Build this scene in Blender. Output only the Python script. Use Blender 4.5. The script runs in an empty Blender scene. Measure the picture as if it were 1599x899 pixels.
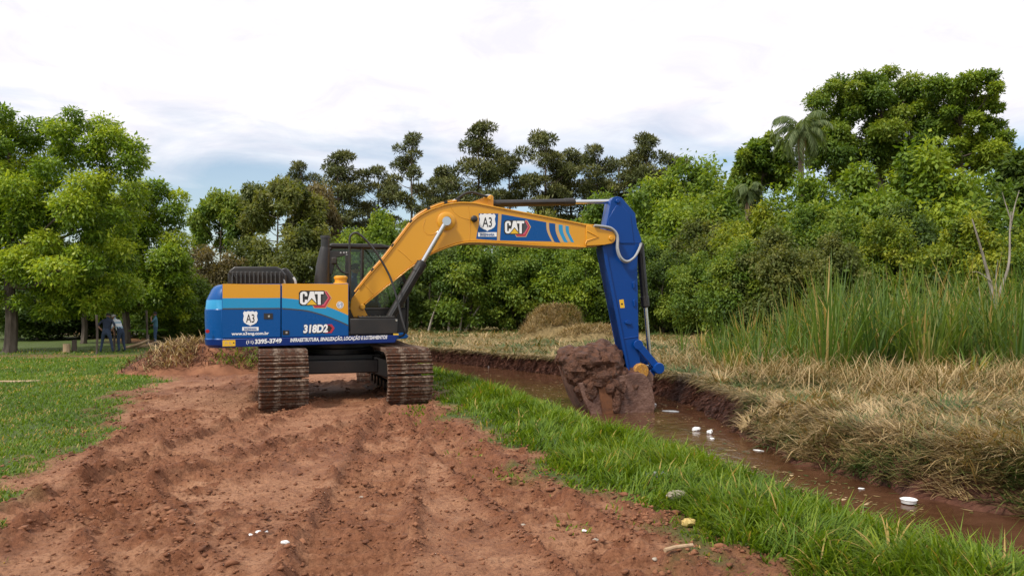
import bpy, bmesh, math, random
import numpy as np
from mathutils import Vector, Matrix, noise as mnoise
PI = math.pi
R = math.radians
scene = bpy.context.scene
COL = scene.collection

# ------------------------------------------------------------------ camera
F, CX, HY, CH = 1200.0, 799.5, 475.0, 1.65        # focal length (px), horizon row, eye height
cam_data = bpy.data.cameras.new('camera')
cam = bpy.data.objects.new('camera', cam_data)
COL.objects.link(cam)
cam_data.sensor_width = 36.0
cam_data.lens = 36.0 * F / 1599.0
cam_data.shift_y = (HY - 449.5) / 1599.0
cam_data.clip_end = 3000
cam.location = (0, 0, CH)
cam.rotation_euler = (R(90), 0, 0)
scene.camera = cam

# ------------------------------------------------------------------ world: bright overcast deck, pale blue gap low down
SUN_EL, SUN_AZ = R(52), R(-132)                    # azimuth measured from +Y (view direction) towards +X
world = bpy.data.worlds.new('World')
scene.world = world
world.use_nodes = True
wt = world.node_tree
wt.nodes.clear()
def wn(t, **kw):
    n = wt.nodes.new(t)
    for k, v in kw.items(): setattr(n, k, v)
    return n
wout = wn('ShaderNodeOutputWorld'); wbg = wn('ShaderNodeBackground')
wbg.inputs['Strength'].default_value = 0.1
sky = wn('ShaderNodeTexSky', sky_type='NISHITA', sun_disc=False)
sky.sun_elevation = SUN_EL; sky.sun_rotation = SUN_AZ; sky.air_density = 1.0; sky.dust_density = 1.2; sky.ozone_density = 1.0
geo = wn('ShaderNodeTexCoord')
sep = wn('ShaderNodeSeparateXYZ'); wt.links.new(geo.outputs['Generated'], sep.inputs[0])
def wmath(op, a, b=None, clamp=False):
    n = wn('ShaderNodeMath', operation=op, use_clamp=clamp)
    for i, v in enumerate((a, b)):
        if v is None: continue
        if isinstance(v, (int, float)): n.inputs[i].default_value = v
        else: wt.links.new(v, n.inputs[i])
    return n.outputs[0]
zc = wmath('MAXIMUM', sep.outputs[2], 0.02)
zz = wmath('ADD', zc, 0.10)
px_ = wmath('DIVIDE', sep.outputs[0], zz); py_ = wmath('DIVIDE', sep.outputs[1], zz)
comb = wn('ShaderNodeCombineXYZ'); wt.links.new(px_, comb.inputs[0]); wt.links.new(py_, comb.inputs[1])
n1 = wn('ShaderNodeTexNoise'); n1.inputs['Scale'].default_value = 1.1; n1.inputs['Detail'].default_value = 6; n1.inputs['Roughness'].default_value = 0.55
n1.inputs['Distortion'].default_value = 0.6
wt.links.new(comb.outputs[0], n1.inputs['Vector'])
n2 = wn('ShaderNodeTexNoise'); n2.inputs['Scale'].default_value = 2.6; n2.inputs['Detail'].default_value = 7; n2.inputs['Roughness'].default_value = 0.6
n2.inputs['Distortion'].default_value = 1.0
wt.links.new(comb.outputs[0], n2.inputs['Vector'])
# cover: the deck is closed above about 13 degrees, breaks up to clear pale sky towards the horizon
e = wmath('SUBTRACT', sep.outputs[2], 0.19)
e = wmath('MULTIPLY', e, 11.0)
e = wmath('ADD', e, wmath('MULTIPLY', wmath('SUBTRACT', n1.outputs[0], 0.5), 2.4))
cover = wmath('ADD', e, 0.5, clamp=True)
cover = wmath('ADD', wmath('MULTIPLY', cover, 0.92), 0.08)
ramp = wn('ShaderNodeValToRGB')
ramp.color_ramp.elements[0].position = 0.33; ramp.color_ramp.elements[0].color = (0.86, 0.845, 0.90, 1)
ramp.color_ramp.elements[1].position = 0.58; ramp.color_ramp.elements[1].color = (1.0, 0.985, 1.0, 1)
wt.links.new(n2.outputs[0], ramp.inputs[0])
cs = wn('ShaderNodeMix', data_type='RGBA', blend_type='MULTIPLY'); cs.inputs[0].default_value = 1.0
wt.links.new(ramp.outputs[0], cs.inputs[6]); cs.inputs[7].default_value = (8.9, 8.85, 9.0, 1)
skyc = wn('ShaderNodeMix', data_type='RGBA', blend_type='MULTIPLY'); skyc.inputs[0].default_value = 1.0
wt.links.new(sky.outputs[0], skyc.inputs[6]); skyc.inputs[7].default_value = (1.25, 1.25, 1.22, 1)
mixw = wn('ShaderNodeMix', data_type='RGBA'); mixw.clamp_factor = True
wt.links.new(cover, mixw.inputs[0]); wt.links.new(skyc.outputs[2], mixw.inputs[6]); wt.links.new(cs.outputs[2], mixw.inputs[7])
wt.links.new(mixw.outputs[2], wbg.inputs[0]); wt.links.new(wbg.outputs[0], wout.inputs[0])

# ------------------------------------------------------------------ sun (veiled by thin cloud), exposure
sd = bpy.data.lights.new('sun', 'SUN'); sun = bpy.data.objects.new('sun', sd); COL.objects.link(sun)
sd.energy = 2.9; sd.angle = R(7); sd.color = (1.0, 0.955, 0.88)
sdir = Vector((math.sin(SUN_AZ)*math.cos(SUN_EL), math.cos(SUN_AZ)*math.cos(SUN_EL), math.sin(SUN_EL)))
sun.rotation_euler = sdir.to_track_quat('Z', 'Y').to_euler()
sun.location = (0, 0, 40)
scene.view_settings.view_transform = 'Standard'
scene.view_settings.look = 'None'
scene.view_settings.gamma = 1.0
scene.view_settings.exposure = 0.32
scene.view_settings.use_curve_mapping = False
scene.render.engine = 'CYCLES'
scene.cycles.use_denoising = True
scene.cycles.max_bounces = 8
scene.cycles.transparent_max_bounces = 12

# ------------------------------------------------------------------ helpers
def at(px, py, Y):
    return Vector(((px - CX) / F * Y, Y, CH - (py - HY) / F * Y))
def gnd(px, py, z=0.0):
    return at(px, py, (CH - z) * F / (py - HY))

def tag(o, label=None, cat=None, group=None, kind=None):
    if label: o['label'] = label
    if cat: o['category'] = cat
    if group: o['group'] = group
    if kind: o['kind'] = kind
    return o
def empty(name, loc=(0, 0, 0), rz=0.0, parent=None):
    o = bpy.data.objects.new(name, None); COL.objects.link(o)
    o.location = loc; o.rotation_euler = (0, 0, rz); o.parent = parent
    o.empty_display_size = 0.2
    return o
def mesh_obj(name, me, mats, parent=None):
    o = bpy.data.objects.new(name, me); COL.objects.link(o); o.parent = parent
    if not isinstance(mats, (list, tuple)): mats = [mats]
    if len(me.materials) == 0:
        for m in mats: me.materials.append(m)
    return o

def nrm(a):
    return a / np.maximum(np.linalg.norm(a, axis=-1, keepdims=True), 1e-9)

def raw_mesh(name, V, tris=None, quads=None, attrs=None, smooth=False):
    """fast mesh from numpy arrays"""
    me = bpy.data.meshes.new(name)
    V = np.asarray(V, np.float32)
    me.vertices.add(len(V)); me.vertices.foreach_set('co', V.ravel())
    loops = []; starts = []; n = 0
    if quads is not None and len(quads):
        q = np.asarray(quads, np.int32); loops.append(q.ravel()); starts.append(np.arange(len(q)) * 4 + n); n += q.size
    if tris is not None and len(tris):
        t = np.asarray(tris, np.int32); loops.append(t.ravel()); starts.append(np.arange(len(t)) * 3 + n); n += t.size
    L = np.concatenate(loops).astype(np.int32); S = np.concatenate(starts).astype(np.int32)
    me.loops.add(len(L)); me.loops.foreach_set('vertex_index', L)
    me.polygons.add(len(S)); me.polygons.foreach_set('loop_start', S)
    if smooth: me.polygons.foreach_set('use_smooth', np.ones(len(S), bool))
    for k, a in (attrs or {}).items():
        a = np.asarray(a, np.float32)
        at_ = me.attributes.new(k, 'FLOAT', 'POINT'); at_.data.foreach_set('value', a)
    me.update(calc_edges=True)
    return me

# value noise -------------------------------------------------------
def _hash(ix, iy, seed):
    h = (ix.astype(np.int64) * 374761393 + iy.astype(np.int64) * 668265263 + seed * 2147483647) & 0xffffffff
    h = ((h ^ (h >> 13)) * 1274126177) & 0xffffffff
    h = (h ^ (h >> 16)) & 0xffffffff
    return h / 4294967295.0
def vnoise(x, y, seed=0):
    x = np.asarray(x, float); y = np.asarray(y, float)
    ix = np.floor(x); iy = np.floor(y); fx = x - ix; fy = y - iy
    fx = fx * fx * fx * (fx * (fx * 6 - 15) + 10); fy = fy * fy * fy * (fy * (fy * 6 - 15) + 10)
    a = _hash(ix, iy, seed); b = _hash(ix + 1, iy, seed); c = _hash(ix, iy + 1, seed); d = _hash(ix + 1, iy + 1, seed)
    return (a * (1 - fx) + b * fx) * (1 - fy) + (c * (1 - fx) + d * fx) * fy
def fbm(x, y, seed=0, oct=4, lac=2.03, gain=0.5):
    s = 0; a = 1.0; t = 0
    for k in range(oct):
        s = s + a * vnoise(x, y, seed + k * 17); t += a; a *= gain
        x = x * lac + 3.1; y = y * lac - 1.7
    return s / t
def worley(x, y, seed=0):
    """distance to the nearest jittered cell point"""
    ix = np.floor(x); iy = np.floor(y); best = np.full(np.shape(x), 9.0)
    for dx in (-1, 0, 1):
        for dy in (-1, 0, 1):
            cx, cy = ix + dx, iy + dy
            best = np.minimum(best, np.hypot(cx + _hash(cx, cy, seed) - x, cy + _hash(cx, cy, seed + 5) - y))
    return best
def sstep(a, b, x):
    t = np.clip((x - a) / (b - a), 0, 1)
    return t * t * (3 - 2 * t)

# mesh builder for hard-surface work ----------------------------------
class MB:
    def __init__(s): s.v = []; s.f = []; s.m = []
    def add(s, V, Fc, mi=0):
        o = len(s.v); s.v += [tuple(p) for p in V]
        s.f += [tuple(i + o for i in f) for f in Fc]; s.m += [mi] * len(Fc); return s
    def box(s, c, d, rot=None, mi=0):
        V = []
        for x in (-.5, .5):
            for y in (-.5, .5):
                for z in (-.5, .5):
                    p = Vector((x * d[0], y * d[1], z * d[2]))
                    if rot: p = rot @ p
                    V.append(p + Vector(c))
        return s.add(V, [(0, 1, 3, 2), (4, 6, 7, 5), (0, 4, 5, 1), (2, 3, 7, 6), (0, 2, 6, 4), (1, 5, 7, 3)], mi)
    def prism(s, poly, v0, v1, mi=0):
        """poly in (u,z), extruded along v"""
        n = len(poly)
        a = sum(poly[i][0] * poly[(i + 1) % n][1] - poly[(i + 1) % n][0] * poly[i][1] for i in range(n))
        if a < 0: poly = poly[::-1]
        if v0 > v1: v0, v1 = v1, v0
        V = [(p[0], v0, p[1]) for p in poly] + [(p[0], v1, p[1]) for p in poly]
        Fc = [tuple(range(n)), tuple(range(2 * n - 1, n - 1, -1))] + [(i, i + n, (i + 1) % n + n, (i + 1) % n) for i in range(n)]
        return s.add(V, Fc, mi)
    def tube(s, pts, r, n=8, mi=0, caps=True):
        pts = [Vector(p) for p in pts]
        rs = r if isinstance(r, (list, tuple)) else [r] * len(pts)
        V = []; prev = None
        for i, p in enumerate(pts):
            t = (pts[min(i + 1, len(pts) - 1)] - pts[max(i - 1, 0)]).normalized()
            if prev is None:
                a = Vector((0, 0, 1)) if abs(t.z) < .9 else Vector((1, 0, 0))
                x = t.cross(a).normalized()
            else:
                x = (prev - t * prev.dot(t))
                x = x.normalized() if x.length > 1e-6 else t.orthogonal().normalized()
            prev = x; y = t.cross(x)
            for k in range(n):
                A = 2 * PI * k / n
                V.append(p + (x * math.cos(A) + y * math.sin(A)) * rs[i])
        Fc = []
        for i in range(len(pts) - 1):
            for k in range(n):
                a = i * n + k; b = i * n + (k + 1) % n
                Fc.append((a, b, b + n, a + n))
        if caps:
            Fc.append(tuple(range(n - 1, -1, -1))); Fc.append(tuple(range((len(pts) - 1) * n, len(pts) * n)))
        return s.add(V, Fc, mi)
    def cyl(s, p0, p1, r, n=20, mi=0): return s.tube([p0, p1], r, n, mi)
    def lathe(s, prof, c, axis='z', n=24, mi=0):
        """prof: list of (r, h)"""
        V = []
        for r_, h in prof:
            for k in range(n):
                A = 2 * PI * k / n; a, b = r_ * math.cos(A), r_ * math.sin(A)
                V.append({'z': (c[0] + a, c[1] + b, c[2] + h), 'y': (c[0] + a, c[1] + h, c[2] + b), 'x': (c[0] + h, c[1] + a, c[2] + b)}[axis])
        Fc = []
        for i in range(len(prof) - 1):
            for k in range(n):
                a = i * n + k; b = i * n + (k + 1) % n
                Fc.append((a, b, b + n, a + n))
        Fc.append(tuple(range(n - 1, -1, -1))); Fc.append(tuple(range((len(prof) - 1) * n, len(prof) * n)))
        return s.add(V, Fc, mi)
    def mesh(s, name, smooth=35):
        me = bpy.data.meshes.new(name)
        me.from_pydata(s.v, [], s.f)
        me.polygons.foreach_set('material_index', s.m)
        bm = bmesh.new(); bm.from_mesh(me); bmesh.ops.recalc_face_normals(bm, faces=bm.faces); bm.to_mesh(me); bm.free()
        if smooth:
            me.polygons.foreach_set('use_smooth', [True] * len(s.f))
            me.set_sharp_from_angle(angle=R(smooth))
        me.update(); return me
    def build(s, name, mats, parent=None, bevel=0, smooth=35, seg=2):
        o = mesh_obj(name, s.mesh(name, smooth), mats, parent)
        if bevel:
            b = o.modifiers.new('bevel', 'BEVEL'); b.width = bevel; b.segments = seg; b.limit_method = 'ANGLE'; b.angle_limit = R(40)
            b.harden_normals = False
        return o

# ------------------------------------------------------------------ materials
def mat(name):
    m = bpy.data.materials.new(name); m.use_nodes = True
    nt = m.node_tree; return m, nt, nt.nodes['Principled BSDF']
def N(nt, t, **kw):
    n = nt.nodes.new(t)
    for k, v in kw.items():
        if k in ('operation', 'data_type', 'blend_type', 'musgrave_type', 'noise_dimensions', 'attribute_name', 'feature', 'distance', 'interpolation', 'use_clamp', 'attribute_type'): setattr(n, k, v)
        else: n.inputs[k].default_value = v
    return n
def ramp_node(nt, stops):
    n = nt.nodes.new('ShaderNodeValToRGB'); cr = n.color_ramp
    while len(cr.elements) < len(stops): cr.elements.new(0.5)
    for e_, (p, c) in zip(cr.elements, stops):
        e_.position = p; e_.color = (*c, 1) if len(c) == 3 else c
    return n
def noisy(name, stops, scale=5, detail=6, rough=0.6, bump=0.0, bscale=None, metal=0, coat=0, stretch=None, spec=0.5, coord='Object', bdist=.02):
    m, nt, b = mat(name); L = nt.links.new
    tc = N(nt, 'ShaderNodeTexCoord')
    mp_ = N(nt, 'ShaderNodeMapping')
    if stretch: mp_.inputs['Scale'].default_value = stretch
    L(tc.outputs[coord], mp_.inputs[0])
    nz = N(nt, 'ShaderNodeTexNoise', Scale=scale, Detail=detail, Roughness=0.6); L(mp_.outputs[0], nz.inputs['Vector'])
    rp = ramp_node(nt, stops); L(nz.outputs[0], rp.inputs[0]); L(rp.outputs[0], b.inputs['Base Color'])
    b.inputs['Roughness'].default_value = rough; b.inputs['Metallic'].default_value = metal
    b.inputs['Coat Weight'].default_value = coat; b.inputs['Specular IOR Level'].default_value = spec
    if bump:
        nb = N(nt, 'ShaderNodeTexNoise', Scale=bscale or scale * 4, Detail=6, Roughness=0.65); L(mp_.outputs[0], nb.inputs['Vector'])
        bp = N(nt, 'ShaderNodeBump', Strength=bump, Distance=bdist); L(nb.outputs[0], bp.inputs['Height']); L(bp.outputs[0], b.inputs['Normal'])
    return m
def paint(name, c, rough=0.32, dust=0.10, coat=0.4, spec=.5):
    """machine paint with a thin uneven film of dust"""
    m, nt, b = mat(name); L = nt.links.new
    tc = N(nt, 'ShaderNodeTexCoord')
    nz = N(nt, 'ShaderNodeTexNoise', Scale=2.3, Detail=8, Roughness=0.7); L(tc.outputs['Object'], nz.inputs['Vector'])
    rp = ramp_node(nt, [(0.42, (0, 0, 0)), (0.75, (1, 1, 1))]); L(nz.outputs[0], rp.inputs[0])
    mu = N(nt, 'ShaderNodeMath', operation='MULTIPLY'); L(rp.outputs[0], mu.inputs[0]); mu.inputs[1].default_value = dust
    mx = N(nt, 'ShaderNodeMix', data_type='RGBA'); L(mu.outputs[0], mx.inputs[0]); mx.inputs[6].default_value = (*c, 1); mx.inputs[7].default_value = (.30, .20, .13, 1)
    L(mx.outputs[2], b.inputs['Base Color'])
    ro = N(nt, 'ShaderNodeMapRange'); L(nz.outputs[0], ro.inputs[0]); ro.inputs[3].default_value = rough - .08; ro.inputs[4].default_value = rough + .18
    L(ro.outputs[0], b.inputs['Roughness'])
    b.inputs['Coat Weight'].default_value = coat; b.inputs['Coat Roughness'].default_value = 0.12; b.inputs['Specular IOR Level'].default_value = spec
    return m
def leafmat(name, stops, trans=0.35, rough=0.5, spec=0.35):
    m, nt, b = mat(name); L = nt.links.new
    a = N(nt, 'ShaderNodeAttribute', attribute_name='tone')
    rp = ramp_node(nt, stops); L(a.outputs['Fac'], rp.inputs[0])
    L(rp.outputs[0], b.inputs['Base Color']); b.inputs['Roughness'].default_value = rough; b.inputs['Specular IOR Level'].default_value = spec
    t = N(nt, 'ShaderNodeBsdfTranslucent')
    hs = N(nt, 'ShaderNodeMix', data_type='RGBA', blend_type='MULTIPLY'); hs.inputs[0].default_value = 1
    L(rp.outputs[0], hs.inputs[6]); hs.inputs[7].default_value = (1.35, 1.3, 0.55, 1); L(hs.outputs[2], t.inputs[0])
    mx = N(nt, 'ShaderNodeMixShader'); mx.inputs[0].default_value = trans
    L(b.outputs[0], mx.inputs[1]); L(t.outputs[0], mx.inputs[2]); L(mx.outputs[0], nt.nodes['Material Output'].inputs[0])
    return m

M = {}
M['yellow'] = paint('machine_yellow', (.66, .30, .010), .30, .03, .25)
M['blue'] = paint('machine_blue', (.0, .072, .27), .24, .0, .12, .25)
M['deepblue'] = paint('stick_blue', (.0, .046, .235), .34, .0, .12, .25)
M['navy'] = paint('skirt_navy', (.002, .022, .15), .33, .02, .12, .25)
M['teal'] = paint('stripe_teal', (.0, .26, .52), .28, .04)
M['tan'] = paint('stripe_tan', (.55, .36, .16), .35, .04)
M['charcoal'] = paint('stripe_charcoal', (.05, .05, .055), .4, .04)
M['black'] = paint('machine_black', (.011, .011, .012), .42, .07, .15)
M['darkgrey'] = paint('dark_grey_slats', (.055, .057, .06), .4, .05, .15)
M['rubber'] = paint('rubber_black', (.014, .014, .014), .65, .1, 0)
M['greyhose'] = paint('grey_hose', (.36, .37, .38), .5, .1, 0)
M['white'] = paint('decal_white', (.82, .82, .82), .4, .03, .1)
M['ink'] = paint('decal_black', (.015, .015, .017), .4, .02, .1)
M['red'] = paint('decal_red', (.42, .02, .045), .4, .03, .1)
M['pink'] = paint('decal_pink', (.62, .10, .16), .4, .03, .1)
M['sticker'] = paint('sticker_yellow', (.75, .45, .02), .45, .05, 0)
M['redlamp'] = paint('reflector_red', (.35, .01, .02), .25, .02)
m, nt, b = mat('chrome_rod'); b.inputs['Base Color'].default_value = (.62, .63, .65, 1); b.inputs['Metallic'].default_value = 1; b.inputs['Roughness'].default_value = .22; M['chrome'] = m
m, nt, b = mat('cab_glass')
tb = N(nt, 'ShaderNodeBsdfTransparent'); tb.inputs[0].default_value = (.80, .88, .82, 1)
gb_ = N(nt, 'ShaderNodeBsdfGlossy'); gb_.inputs['Roughness'].default_value = .02
fr = N(nt, 'ShaderNodeFresnel'); fr.inputs[0].default_value = 1.45
mx = N(nt, 'ShaderNodeMixShader'); nt.links.new(fr.outputs[0], mx.inputs[0]); nt.links.new(tb.outputs[0], mx.inputs[1]); nt.links.new(gb_.outputs[0], mx.inputs[2])
nt.links.new(mx.outputs[0], nt.nodes['Material Output'].inputs[0]); M['glass'] = m
M['steel'] = noisy('muddy_track_steel', [(.30, (.025, .017, .013)), (.43, (.15, .055, .023)), (.50, (.075, .040, .026)), (.60, (.24, .16, .11)), (.74, (.40, .33, .26))], 5, 8, .75, .5, 30, stretch=(1, 2.5, 2.5), coord='Object')
M['mudload'] = noisy('wet_mud', [(.3, (.045, .016, .007)), (.55, (.115, .044, .020)), (.75, (.195, .084, .042))], 9, 9, .55, 1.0, 11, bdist=.10)
M['bucket'] = noisy('rusty_bucket', [(.32, (.06, .03, .022)), (.46, (.125, .062, .043)), (.58, (.20, .11, .078)), (.7, (.14, .075, .052))], 2.6, 9, .45, .7, 10, bdist=.05)
M['rust'] = noisy('rusty_steel', [(.3, (.07, .032, .02)), (.5, (.18, .068, .024)), (.7, (.12, .055, .03))], 4, 8, .65, .4, 20)
M['bark'] = noisy('grey_brown_bark', [(.3, (.045, .032, .024)), (.7, (.16, .125, .10))], 6, 6, .9, .8, 30, stretch=(1, 1, .25))
M['palmbark'] = noisy('palm_bark', [(.3, (.10, .072, .05)), (.7, (.24, .18, .135))], 6, 6, .9, .6, 30, stretch=(1, 1, 3))
M['palebark'] = noisy('pale_bark', [(.3, (.15, .125, .10)), (.7, (.36, .32, .27))], 6, 6, .9, .6, 30, stretch=(1, 1, .25))
M['pinebark'] = noisy('pine_bark', [(.3, (.09, .066, .053)), (.7, (.24, .185, .15))], 4, 6, .9, .6, 30, stretch=(1, 1, .25))
M['wood'] = noisy('cut_wood', [(.3, (.28, .17, .09)), (.7, (.55, .40, .25))], 8, 6, .8, .4, 30, stretch=(1, 1, .2))
M['foam'] = noisy('white_foam', [(.3, (.66, .66, .64)), (.7, (.84, .84, .82))], 12, 4, .6, .1, 40)
M['stone'] = noisy('pale_stone', [(.3, (.24, .19, .14)), (.7, (.48, .42, .34))], 9, 6, .85, .5, 40)
M['plastic'] = noisy('clear_grey_plastic', [(.3, (.16, .17, .17)), (.7, (.42, .44, .45))], 14, 6, .3, .6, 30)
M['yellowlitter'] = noisy('yellow_litter', [(.3, (.42, .25, .06)), (.7, (.62, .48, .18))], 14, 5, .6, .3, 40)
G_ = {
 'mango':  [(0, (0.059, 0.118, 0.014)), (.5, (0.205, 0.314, 0.026)), (1, (0.448, 0.508, 0.044))],
 'fresh':  [(0, (0.054, 0.110, 0.013)), (.5, (0.162, 0.248, 0.022)), (1, (0.316, 0.380, 0.031))],
 'lime':   [(0, (0.060, 0.118, 0.012)), (.5, (0.174, 0.230, 0.018)), (1, (0.348, 0.358, 0.028))],
 'mid':    [(0, (0.046, 0.095, 0.015)), (.5, (0.125, 0.205, 0.023)), (1, (0.259, 0.311, 0.036))],
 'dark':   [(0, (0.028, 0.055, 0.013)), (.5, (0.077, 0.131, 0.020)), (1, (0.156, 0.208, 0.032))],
 'olive':  [(0, (0.052, 0.075, 0.018)), (.5, (0.124, 0.153, 0.032)), (1, (0.215, 0.215, 0.054))],
 'brown':  [(0, (0.066, 0.058, 0.024)), (.5, (0.144, 0.120, 0.048)), (1, (0.240, 0.186, 0.078))],
 'pine':   [(0, (0.040, 0.054, 0.018)), (.5, (0.097, 0.116, 0.032)), (1, (0.208, 0.200, 0.064))],
 'palm':   [(0, (0.051, 0.085, 0.029)), (.5, (0.127, 0.178, 0.065)), (1, (0.237, 0.280, 0.122))],
 'banana': [(0, (.05, .12, .02)), (1, (.14, .24, .04))],
 'lawn':   [(0, (0.051, 0.101, 0.009)), (.5, (0.110, 0.195, 0.015)), (.9, (0.198, 0.270, 0.028)), (1, (0.439, 0.301, 0.100))],
 'bank':   [(0, (0.042, 0.093, 0.008)), (.5, (0.127, 0.214, 0.014)), (.92, (0.249, 0.318, 0.026)), (1, (0.472, 0.324, 0.100))],
 'straw':  [(0, (.045, .085, .014)), (.25, (.12, .13, .032)), (.5, (.26, .175, .07)), (.8, (.37, .255, .115)), (1, (.48, .36, .19))],
 'root':   [(0, (.05, .02, .013)), (.5, (.12, .045, .026)), (1, (.23, .10, .05))],
 'reed':   [(0, (0.040, 0.086, 0.014)), (.45, (0.094, 0.167, 0.022)), (.8, (0.181, 0.226, 0.046)), (1, (0.426, 0.301, 0.112))],
}
for k, st in G_.items():
    M[k] = leafmat(k + '_foliage', st, .42 if k not in ('straw', 'root', 'pine') else .15, .55 if k != 'mango' else .42)
# ================================================================== SETTING: ground sheet with ditch
WZ = -0.40                                           # water level
_ne = np.array([(2, 4.3), (3.5, 3.75), (4.7, 3.15), (6.1, 2.62), (7.5, 2.25), (9.3, 1.7), (10.5, 1.1), (12.5, .55), (14.6, -.1), (17, -1.05), (20, -2.3), (26, -5.8), (32, -10), (40, -16), (60, -32), (90, -56)])
_fw = np.array([(2, 8.8), (4, 6.7), (5.5, 5.7), (7.34, 4.85), (9.1, 3.74), (10.7, 3.5), (11.9, 3.35), (12.5, 3.75), (14.5, 3.75), (16.7, 3.5), (19.7, 2.47), (22.4, 1.3), (24.6, -.4), (27.3, -2.5), (29, -3.9), (34, -8), (42, -14.5), (60, -29), (90, -53)])
_gb = np.array([(2, 2.1), (4.0, 1.75), (4.67, 1.45), (5.28, 1.05), (6.3, .72), (7.2, .30), (9.66, -.30), (11.3, -.95), (13.5, -1.25), (15.8, -1.6), (18, -3.0), (21, -5.5), (26, -9), (40, -18), (90, -58)])
_lb = np.array([(2, -3.2), (4.5, -3.75), (6.1, -4.1), (6.9, -4.35), (8.5, -4.95), (10.1, -5.5), (12, -6.1), (15.2, -7.1), (17.5, -8.4), (20, -8.5), (24, -8.6), (30, -11), (40, -20), (90, -60)])
NE = lambda Y: np.interp(Y, _ne[:, 0], _ne[:, 1])
FW = lambda Y: np.interp(Y, _fw[:, 0], _fw[:, 1])
GB = lambda Y: np.interp(Y, _gb[:, 0], _gb[:, 1])
LB = lambda Y: np.interp(Y, _lb[:, 0], _lb[:, 1])

def seg_dist(X, Y, path):
    """distance to a polyline and the arc length along it"""
    best = np.full(X.shape, 1e9); arc = np.zeros(X.shape); acc = 0.0; side = np.zeros(X.shape)
    for (x0, y0), (x1, y1) in zip(path[:-1], path[1:]):
        dx, dy = x1 - x0, y1 - y0; l = math.hypot(dx, dy)
        t = np.clip(((X - x0) * dx + (Y - y0) * dy) / l ** 2, 0, 1)
        d = np.hypot(X - x0 - t * dx, Y - y0 - t * dy)
        k = d < best
        best = np.where(k, d, best); arc = np.where(k, acc + t * l, arc); side = np.where(k, ((X - x0) * dy - (Y - y0) * dx) / l, side)
        acc += l
    return best, arc, side
RUTS = [([(-3.55, 12.6), (-3.62, 10.5), (-3.55, 8.5), (-3.75, 6.6), (-4.1, 5.0), (-4.7, 3.2)], .36, .07),
        ([(-1.70, 13.0), (-1.62, 11), (-1.4, 8.6), (-1.25, 6.6), (-1.05, 5), (-.7, 3)], .36, .065),
        ([(-1.75, 11.2), (-2.3, 9.2), (-2.95, 7.2), (-3.7, 5.3), (-4.4, 3.8)], .30, .05),
        ([(-1.3, 11.4), (-.75, 9), (-.15, 7), (.35, 5.6), (.9, 4.0)], .30, .05),
        ([(-4.9, 11.5), (-4.3, 8.6), (-3.3, 6.3), (-2.1, 4.6), (-1.1, 3.2)], .28, .04)]

def zones(X, Y):
    w = (fbm(X * 1.1, Y * 1.1, 5, 4) - .5)
    w2 = (fbm(X * 3.3, Y * 3.3, 9, 3) - .5)
    lawn = sstep(-.35, .35, LB(Y) + w * 1.5 + w2 * .8 - X)
    lawn = lawn * (1 - .6 * sstep(1.3, .4, np.abs(Y - 29.3 - 2 * w)) * sstep(-13, -15.5, X))
    bank = sstep(-.25, .25, X - GB(Y) + w * 1.0 + w2 * .7)
    far = sstep(-.05, .05, X - FW(Y))
    return lawn, bank * (1 - far), far

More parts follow.
